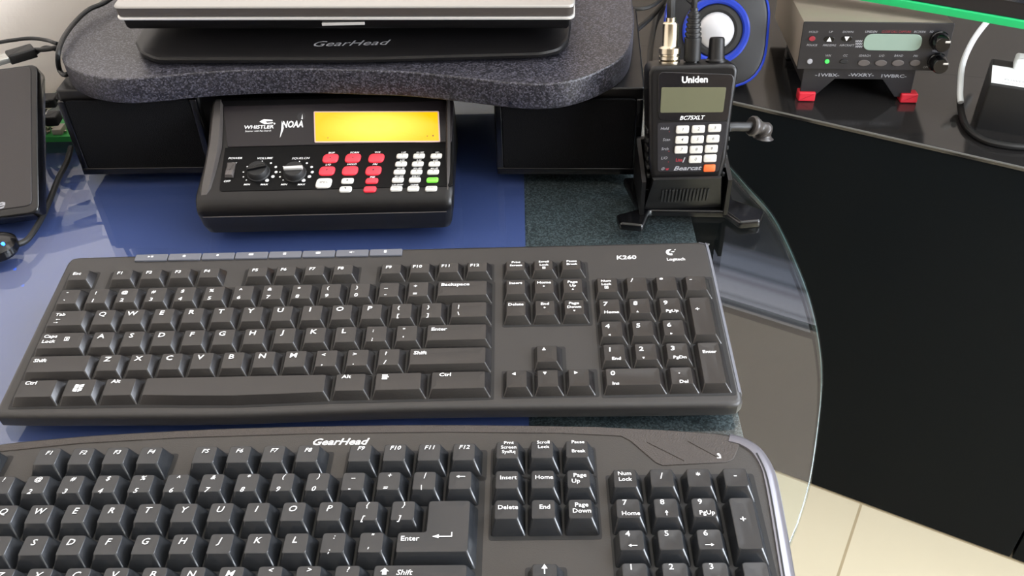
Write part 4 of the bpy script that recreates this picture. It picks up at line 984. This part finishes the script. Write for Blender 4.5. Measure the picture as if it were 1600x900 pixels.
# ------------------------------------------------------------------ mobile scanner radio on the cabinet
RB = at_y(1256, 107, 503); RR_ = at_z(1478, 110, RB.z); RT = at_y(1250, 38, 507)
rxv = (RR_ - RB).normalized(); hgt = (RT - RB).length
ryv = Vector((0, 0.12, 1)); TRD = fr(RB, rxv, y=ryv); RW = (at_y(1487, 42, 500) - RB).dot(rxv); rzv = TRD.col[2].to_3d()
RHT = hgt
def onR(x, y, z=1.0):
    o = TRD @ Vector((0, 0, z)); q = TRD.inverted() @ at_pl(x, y, o, rzv); return q.x, q.y
RAD = thing('mobile_scanner_radio', 'black box radio with pale grey oval display on a bracket on the black cabinet', 'radio scanner', (RB.x + 75, RB.y + 60, -135))
x0_ = -8.0
m = M(); m.prism(rrect((x0_ + RW) / 2, RHT / 2, RW - x0_, RHT, 1.5, 2), -175, -0.6, 0.8, T=TRD); m.build('case', MT['radiobody'], RAD)
m = M(); m.prism(rrect((x0_ + RW) / 2, RHT / 2, RW - x0_ + 1, RHT + 1, 1.5, 2), -0.6, 1.0, 0.6, T=TRD)
def rc(x, y): return (1240 + x / 6.154, 30 + y / 6.154)
def rtxt(s, x, y, size, mi=1, sx=1.0, b=0.0, al='C'):
    X, Y = rc(x, y); p = onR(X, Y); m.text(s, size, TRD @ TR((p[0], p[1], 1.05)), mi, al, 0.2, b, sx)
for s_, x, y in (('HOLD', 185, 123), ('UP', 352, 123), ('DOWN', 517, 123), ('POLICE', 170, 250), ('FIRE/EMG', 338, 252), ('AIRCRAFT', 505, 252), ('WX', 326, 351), ('CC', 490, 351), ('SEARCH', 677, 352), ('L/O', 840, 352), ('BAND', 1003, 352), ('PRI', 1165, 354), ('OFF', 1262, 462)): rtxt(s_, x, y, 3.3, 1, 1.05)
rtxt('UNIDEN', 738, 121, 3.4, 1, 1.0, .01); rtxt('BC355N', 1205, 122, 3.3, 1, 1.05); rtxt('SQ', 1318, 120, 3.0); rtxt('VOLUME', 1378, 306, 3.0)
rtxt('CLOSE CALL CAPTURE', 980, 121, 3.4, 2, 0.9)
for i in range(3): rtxt('NNN', 620, 212 + 26 * i, 3.2, 1, 1.0, .04)
m.build('face_plate', [MT['radioface'], MT['inkgrey'], MT['inkred']], RAD)
X, Y = rc(945, 222); p = onR(X, Y)
m = M(); m.prism(rrect(p[0], p[1], 62, 18.5, 9, 6), 0.6, 2.0, 0.5, T=TRD); m.build('lcd', MT['paleLcd'], RAD)['label'] = 'pale grey green oval display'
for nm_, x, y, w, h, mt, kind in (('hold_button', 172, 186, 7, 5.6, 'inkred', 'c'), ('up_button', 338, 192, 8, 5, 'ink', 'up'), ('down_button', 505, 186, 8, 5, 'ink', 'down'), ('select_button', 150, 405, 6, 6, 'inkgrey', 'c'), ('lit_button', 316, 405, 5, 5, 'led_green', 'c'), ('select_button', 478, 405, 9, 5, 'black_matte', 'c'),
                           ('oval_button', 668, 420, 13, 7, 'buttongrey', 'c'), ('oval_button', 832, 420, 13, 7, 'buttongrey', 'c'), ('oval_button', 995, 420, 13, 7, 'buttongrey', 'c'), ('oval_button', 1160, 420, 11.5, 7, 'buttongrey', 'c')):
    X, Y = rc(x, y); p = onR(X, Y); m = M()
    if kind == 'c': m.prism(circ(p[0], p[1], w / 2, 18, h / 2), 0.6, 2.2, 0.5, T=TRD); m.build(nm_, MT[mt], RAD)
    else:
        m.prism(circ(p[0], p[1], 6, 18, 3.6), 0.6, 1.6, 0.4, T=TRD); icon(m, kind, 6.0, TRD @ TR((p[0], p[1], 1.7))); m.build(nm_, [MT['black_gloss'], MT[mt]], RAD)
for x, y in ((1405, 185), (1385, 392)):
    X, Y = rc(x, y); p = onR(X, Y); m = M(); m.lathe([(10.5, 0.5), (10.5, 3), (9.6, 4), (8.6, 15), (7.6, 16.5), (0.1, 16.5)], TRD @ TR((p[0] - 1, p[1] - 2, 0)), 24)
    kn = m.build('squelch_knob' if y < 200 else 'volume_knob', MT['black_gloss'], RAD)
    m = M(); m.box(1.5, 7.0, 2.2, 4.4, 15.6, 17.0, 0.4, T=TRD @ TR((p[0] - 1, p[1] - 2, 0))); m.build('pointer_mark', MT['silver_line'], kn)
# bracket under the radio
zb_ = RB.z
BR = thing('radio_bracket', 'black mounting bracket with two red rubber feet under the box radio', 'bracket', (RB.x + 75, RB.y + 30, -135))
m = M(); xl, xr_ = onR(1254, 112)[0] + 2, onR(1433, 112)[0]
bot = (zb_ + 135)
T = TRD @ TR((0, 0, -6))
m.prism([(xl, -1.0), (xl + 0.0, -bot + 6.5), (xl + 17, -bot + 6.5), (xl + 36, -14), (xr_ - 34, -14), (xr_ - 17, -bot + 6.5), (xr_, -bot + 6.5), (xr_, -1.0)], -3, 0, 0.4, T=T)
for s_, x in (('-1WBX-', 320), ('-WXRY-', 645), ('1WBRC-', 955)):
    X, Y = rc(x, 530 if x < 900 else 540); p = onR(X, Y, -6); 
    m.text(s_, 5.2, T @ TR((p[0], p[1] - 1, 0.08)), 1, 'C', 0.0, 0.02, 1.5)
m.build('front_plate', [MT['radioface'], MT['inkgrey']], BR)
m = M(); m.box(xl, xr_, -bot + 8 + 0, -1.2, -120, -3.2, 1, T=TRD @ TR((0, 0, -6))) if False else m.prism([(xl, -4), (xr_, -4), (xr_, -1.2), (xl, -1.2)], -120, -9, 0.5, T=TRD)
m.prism([(xl, -bot + 21), (xl + 3, -bot + 21), (xl + 3, -1.2), (xl, -1.2)], -120, -9, T=TRD); m.prism([(xr_ - 3, -bot + 21), (xr_, -bot + 21), (xr_, -1.2), (xr_ - 3, -1.2)], -120, -9, T=TRD)
m.build('bracket_frame', MT['black_matte'], BR)
for x in (1262, 1423):
    for dz in (0, -100):
        p = onR(x, 145, 0)
        m = M(); m.box(p[0] - 9.5, p[0] + 9.5, -bot + 0.6 + (0 if dz == 0 else 12.5), -bot + 11.5 + (0 if dz == 0 else 12.5), -16 + dz, -2.5 + dz, 1.5, T=TRD); ft = m.build('rubber_foot', MT['redfoot'] if dz == 0 else MT['rubber'], BR)
        if dz == 0: ft['label'] = 'red rubber foot'

# ------------------------------------------------------------------ television over the cabinet
TVF = 806.0
TV = thing('television', 'large black screen with a bright green lower edge standing on the black cabinet', 'television', UV(680, 860, -135))
tb = at_pl(1485, 21, UV(0, TVF), VX); zb0 = tb.z
tu0, tu1, tz0, tz1 = 150, 1150, zb0, 525
m = M(); m.box(tu0, tu1, TVF, TVF + 42, tz0, tz1, 3, T=UVM); m.build('housing', MT['tvbezel'], TV)
m = M(); m.box(tu0 + 14, tu1 - 14, TVF - 1.2, TVF + 4, tz0 + 24, tz1 - 14, 0.4, T=UVM); m.build('screen', MT['screen'], TV)
m = M(); m.box(tu0 + 1, tu1 - 1, TVF - 3.0, TVF + 5, tz0 - 2, tz0 + 6.5, 1.5, T=UVM); m.build('lower_trim', MT['tvgreen'], TV)['label'] = 'bright green lower trim'
m = M(); m.box(860, 960, TVF + 12, TVF + 36, -132, tz0 + 10, 3, T=UVM); m.box(760, 1060, TVF - 20, TVF + 130, -134.8, -127, 3, T=UVM); m.build('stand', MT['tvbezel'], TV)

# ------------------------------------------------------------------ power adapter and cables on the cabinet
f1 = at_z(1522, 200, -135); f2 = at_z(1600, 213, -135); g1 = at_y(1538, 128, f1.y + 4)
hA = g1.z + 135
dirA = (f2 - f1); dirA.z = 0; dirA.normalize()
TA = fr(f1, dirA, y=(dirA.cross(Vector((0, 0, -1)))) * -1 if False else Vector((-dirA.y, dirA.x, 0)))
AD = thing('power_adapter', 'black box adapter with white printed label on the cabinet at the right edge', 'power adapter', f1)
m = M(); m.box(0, 95, 0, 62, 0, hA, 2.5, T=TA); m.build('housing', MT['black_matte'], AD)
m = M(); m.box(1.5, 93, 3, 44, hA - 0.5, hA + 0.35, 0.1, T=TA)
m.text('POWER UNIT', 6, TA @ TR((32, 14, hA + 0.42)), 1, 'C', 0.2, 0.0, 1.0); m.text('INPUT 120V  OUTPUT 12V', 4.2, TA @ TR((36, 7, hA + 0.42)), 1, 'C', 0.2, 0.0, 1.0)
m.build('label', [MT['whitelabel'], MT['inkgrey']], AD)['label'] = 'white printed label'
m = M(); p = TA @ Vector((60, 40, hA + 7)); m.tube([p, TA @ Vector((48, 48, hA + 7))], 8, 14, smooth_path=False)
PL = thing('white_power_plug', 'white plug and cord standing on the black adapter at the right edge', 'plug', TA @ Vector((35, 50, hA)))
m = M(); m.box(22, 48, 40, 60, hA + 0.5, hA + 12, 3, T=TA); m.build('plug_body', MT['whitecable'], PL)
P = [TA @ Vector((40, 56, hA + 8)), TA @ Vector((50, 62, hA + 22)), TA @ Vector((66, 66, hA + 30))]
m = M(); m.tube(P, 3.6); m.build('cord', MT['whitecable'], PL)
m = M()
P = [at_y(x, y, Y) for x, y, Y in ((1556, 20, 600), (1543, 32, 570), (1520, 62, 535), (1503, 100, 505), (1499, 140, 480), (1500, 160, 466))]
m.tube(P, 3.3); tag(m.build('white_cable', MT['whitecable']), 'white cable curving down from the black screen to the cabinet top', 'cable')
m = M()
P = [at_z(x, y, z) for x, y, z in ((1499, 152, -120), (1500, 170, -129), (1509, 198, -131), (1535, 218, -131), (1570, 227, -131), (1610, 230, -131), (1650, 228, -131))]
m.tube(P, 3.6); tag(m.build('black_cable', MT['rubber']), 'black cable curling round the front of the black adapter', 'cable')

# ------------------------------------------------------------------ left side: external drive, circuit board, cables
ex = Vector((1, 0.03, 0)).normalized()
eb = at_y(62, 332, 112); et = at_z(60, 99, 80)
if True:
    up_ = (et - eb)
    L = up_.length; yv_ = up_.normalized(); xv_ = (ex - yv_ * ex.dot(yv_)).normalized()
    T = Matrix((xv_, yv_, xv_.cross(yv_))).transposed().to_4x4(); T.translation = eb
    # shift so the right edge runs along the line eb -> et
    HD = thing('external_drive', 'black slab-shaped external drive leaning at the left edge of the frame', 'external drive', eb - Vector((60, 0, eb.z)))
    yv = T.col[1].to_3d(); sk = up_.normalized()
    m = M(); m.prism(rrect(-48, L / 2, 96, L, 7, 5), -14, 0, 1.6, T=T, botbev=2); m.build('housing', MT['black_gloss'], HD)
    m = M(); m.prism(rrect(-50, L / 2 + 2.2, 90, L - 8.5, 5, 5), -0.4, 0.8, 0.6, T=T); m.text('e', 11, T @ TR((-29.5, 10.5, 0.88)), 1, 'C', 0.3, 0.02, 1.5); m.build('lid', [MT['hdd'], MT['inkgrey']], HD)
    m = M()
    q0 = T @ Vector((-84, L * .30, -14)); q1 = T @ Vector((-84, L * .78, -14))
    xs0, xs1 = (T @ Vector((-112, 0, 0))).x, (T @ Vector((-14, 0, 0))).x
    n_ = -T.col[2].to_3d() * 0.4
    tri = [q0 + n_, q1 + n_, Vector((q1.x, q1.y + 6, 0.4)), Vector((q0.x, q0.y + 8, 0.4))]
    w_ = Vector((60, 1.8, 0)) + xv_ * 0
    m.loft([[tuple(p) for p in tri], [tuple(p + w_) for p in tri]], 0); m.build('support_wedge', MT['black_matte'], HD)
# circuit board
pc = at_z(72, 227, 1); 
PB = thing('circuit_board', 'small bare green circuit board with silver ports between the drive and the riser box', 'circuit board', (-98, 250, 0))
bx0, bx1, by0, by1 = -128.0, -72.0, 226.0, 290.0
T = TR((-100, 256, 0)) @ Matrix.Rotation(math.radians(0), 4, 'Z') @ TR((100, -256, 0))
def wall_ok(x, y): return x * UX.x + y * UX.y
m = M(); m.box(-126, -70, 226, 262, 3, 8.0, 0.3, T=T); m.build('board', MT['pcb'], PB)
for x in (-118, -80):
    for y in (234, 256):
        m = M(); m.prism(circ(x, y, 2.5, 10), 0.2, 3.1); m.build('standoff', MT['nickel'], PB)
for x in (-103,):
    m = M(); m.box(x - 7, x + 8, 229, 246, 8.1, 24, 0.6); m.build('usb_port', MT['port'], PB)
m = M(); m.box(-90, -82, 229, 240, 8.1, 13, 0.6); m.build('network_port', MT['offwhite'], PB)
m = M()
for x, y in ((-94, 232), (-93, 238), (-80, 232), (-79, 238), (-92, 246), (-84, 250)): m.box(x - 1.2, x + 1.2, y - 1, y + 1, 8.1, 10.5, .2)
m.build('components', MT['nickel'], PB)
def usb(name, label, px, z, tail, metal=True, group=None, wd=1.0):
    a = at_z(px[0], px[1], z); b = at_z(px[2], px[3], z)
    t = thing(name, label, 'usb plug', (a + b) / 2, group=group)
    d = (b - a).normalized()
    m = M(); T = fr(a, d, y=(-d.y, d.x, 0)); L = (b - a).length
    m.box(0, L, -6.5 * wd, 6.5 * wd, -3.8, 3.8, 1.4, T=T); m.build('grip', MT['rubber'], t)
    if metal: m = M(); m.box(-9 if metal == 1 else L, 0 if metal == 1 else L + 9, -5.5 * wd, 5.5 * wd, -2.2, 2.2, 0.3, T=T); m.build('metal_tip', MT['port'], t)
    P = [(b if metal == 1 else a)] + [at_z(*q) for q in tail]
    m = M(); m.tube(P, 1.9); m.build('cord', MT['rubber'], t)
    return t
usb('usb_plug', 'black usb plug lying above the leaning drive at the left edge', (14, 90, 55, 78), 78, [(75, 77, 82), (96, 72, 84), (118, 62, 80)], 1)
usb('usb_plug', 'black usb plug nearest the riser corner above the circuit board', (90, 156, 67, 157), 30, [(52, 160, 34), (30, 140, 30), (20, 110, 20)], 2)
usb('usb_plug', 'lower usb plug with silver tip just above the green circuit board', (94, 184, 74, 185), 32, [(52, 186, 30), (40, 170, 26), (30, 120, 20)], 2)
def cable(name, label, pts, r, mat='rubber', cat='cable', fn=at_z):
    m = M(); m.tube([fn(*p) for p in pts], r); return tag(m.build(name, MT[mat]), label, cat)
cable('cable', 'thin black cable curving round the left edge of the granite-look riser', ((190, -14, 104), (165, 4, 104), (140, 15, 104), (118, 35, 103), (100, 60, 103), (92, 85, 100), (94, 108, 84), (102, 117, 84), (112, 112, 84)), 1.9)
cable('cable', 'long thin black cable crossing the cream wall at the upper left', ((-10, 68, 92), (20, 63, 92), (50, 60, 92), (75, 63, 92), (90, 68, 94), (110, 70, 70)), 1.5)
cable('cable', 'short black cable just below the upper left one, by the riser corner', ((56, 84, 76), (72, 74, 78), (90, 78, 78), (110, 88, 70)), 1.6)
cable('cable', 'black cable running down beside the leaning drive to the little blue lit gadget', ((112, 230, 6), (106, 252, 3), (92, 280, 2.4), (76, 320, 2.2), (60, 352, 2.2), (42, 376, 2.2), (20, 383, 4), (8, 381, 8)), 2.3)
cable('cable', 'upper of the thin black cables hanging between riser and blue ringed speaker', ((980, 12, -40), (1000, 14, -40), (1020, 8, -40), (1040, -8, -40)), 2.4)
cable('cable', 'lower black cable slanting between riser and blue ringed speaker', ((975, 60, -60), (1000, 42, -60), (1025, 18, -60), (1045, -10, -60)), 3.2)
cable('cable', 'black cable running down the cabinet top just left of the blue ringed speaker', ((1040, -10, -125), (1026, 20, -128), (1018, 60, -131), (1014, 110, -131), (1012, 150, -131)), 3.2)
g = at_z(8, 398, 0)
G = thing('wireless_dongle', 'small round black gadget with a blue light at the left edge of the desk', 'gadget', g)
m = M(); m.lathe([(13, 0.4), (14.5, 3), (14, 8), (10, 11.5), (4, 12.5), (.1, 12.6)], TR(g + Vector((-4, 3, 0))), 28); m.build('shell', MT['black_gloss'], G)
lpos = at_z(3, 371, 12)
m = M(); m.lathe([(1.3, -2.0), (1.3, 0.6), (.7, 1.2), (.1, 1.3)], TR(at_z(6, 381, 11.6)), 12); m.build('blue_light', MT['led_blue'], G)['label'] = 'small blue light'
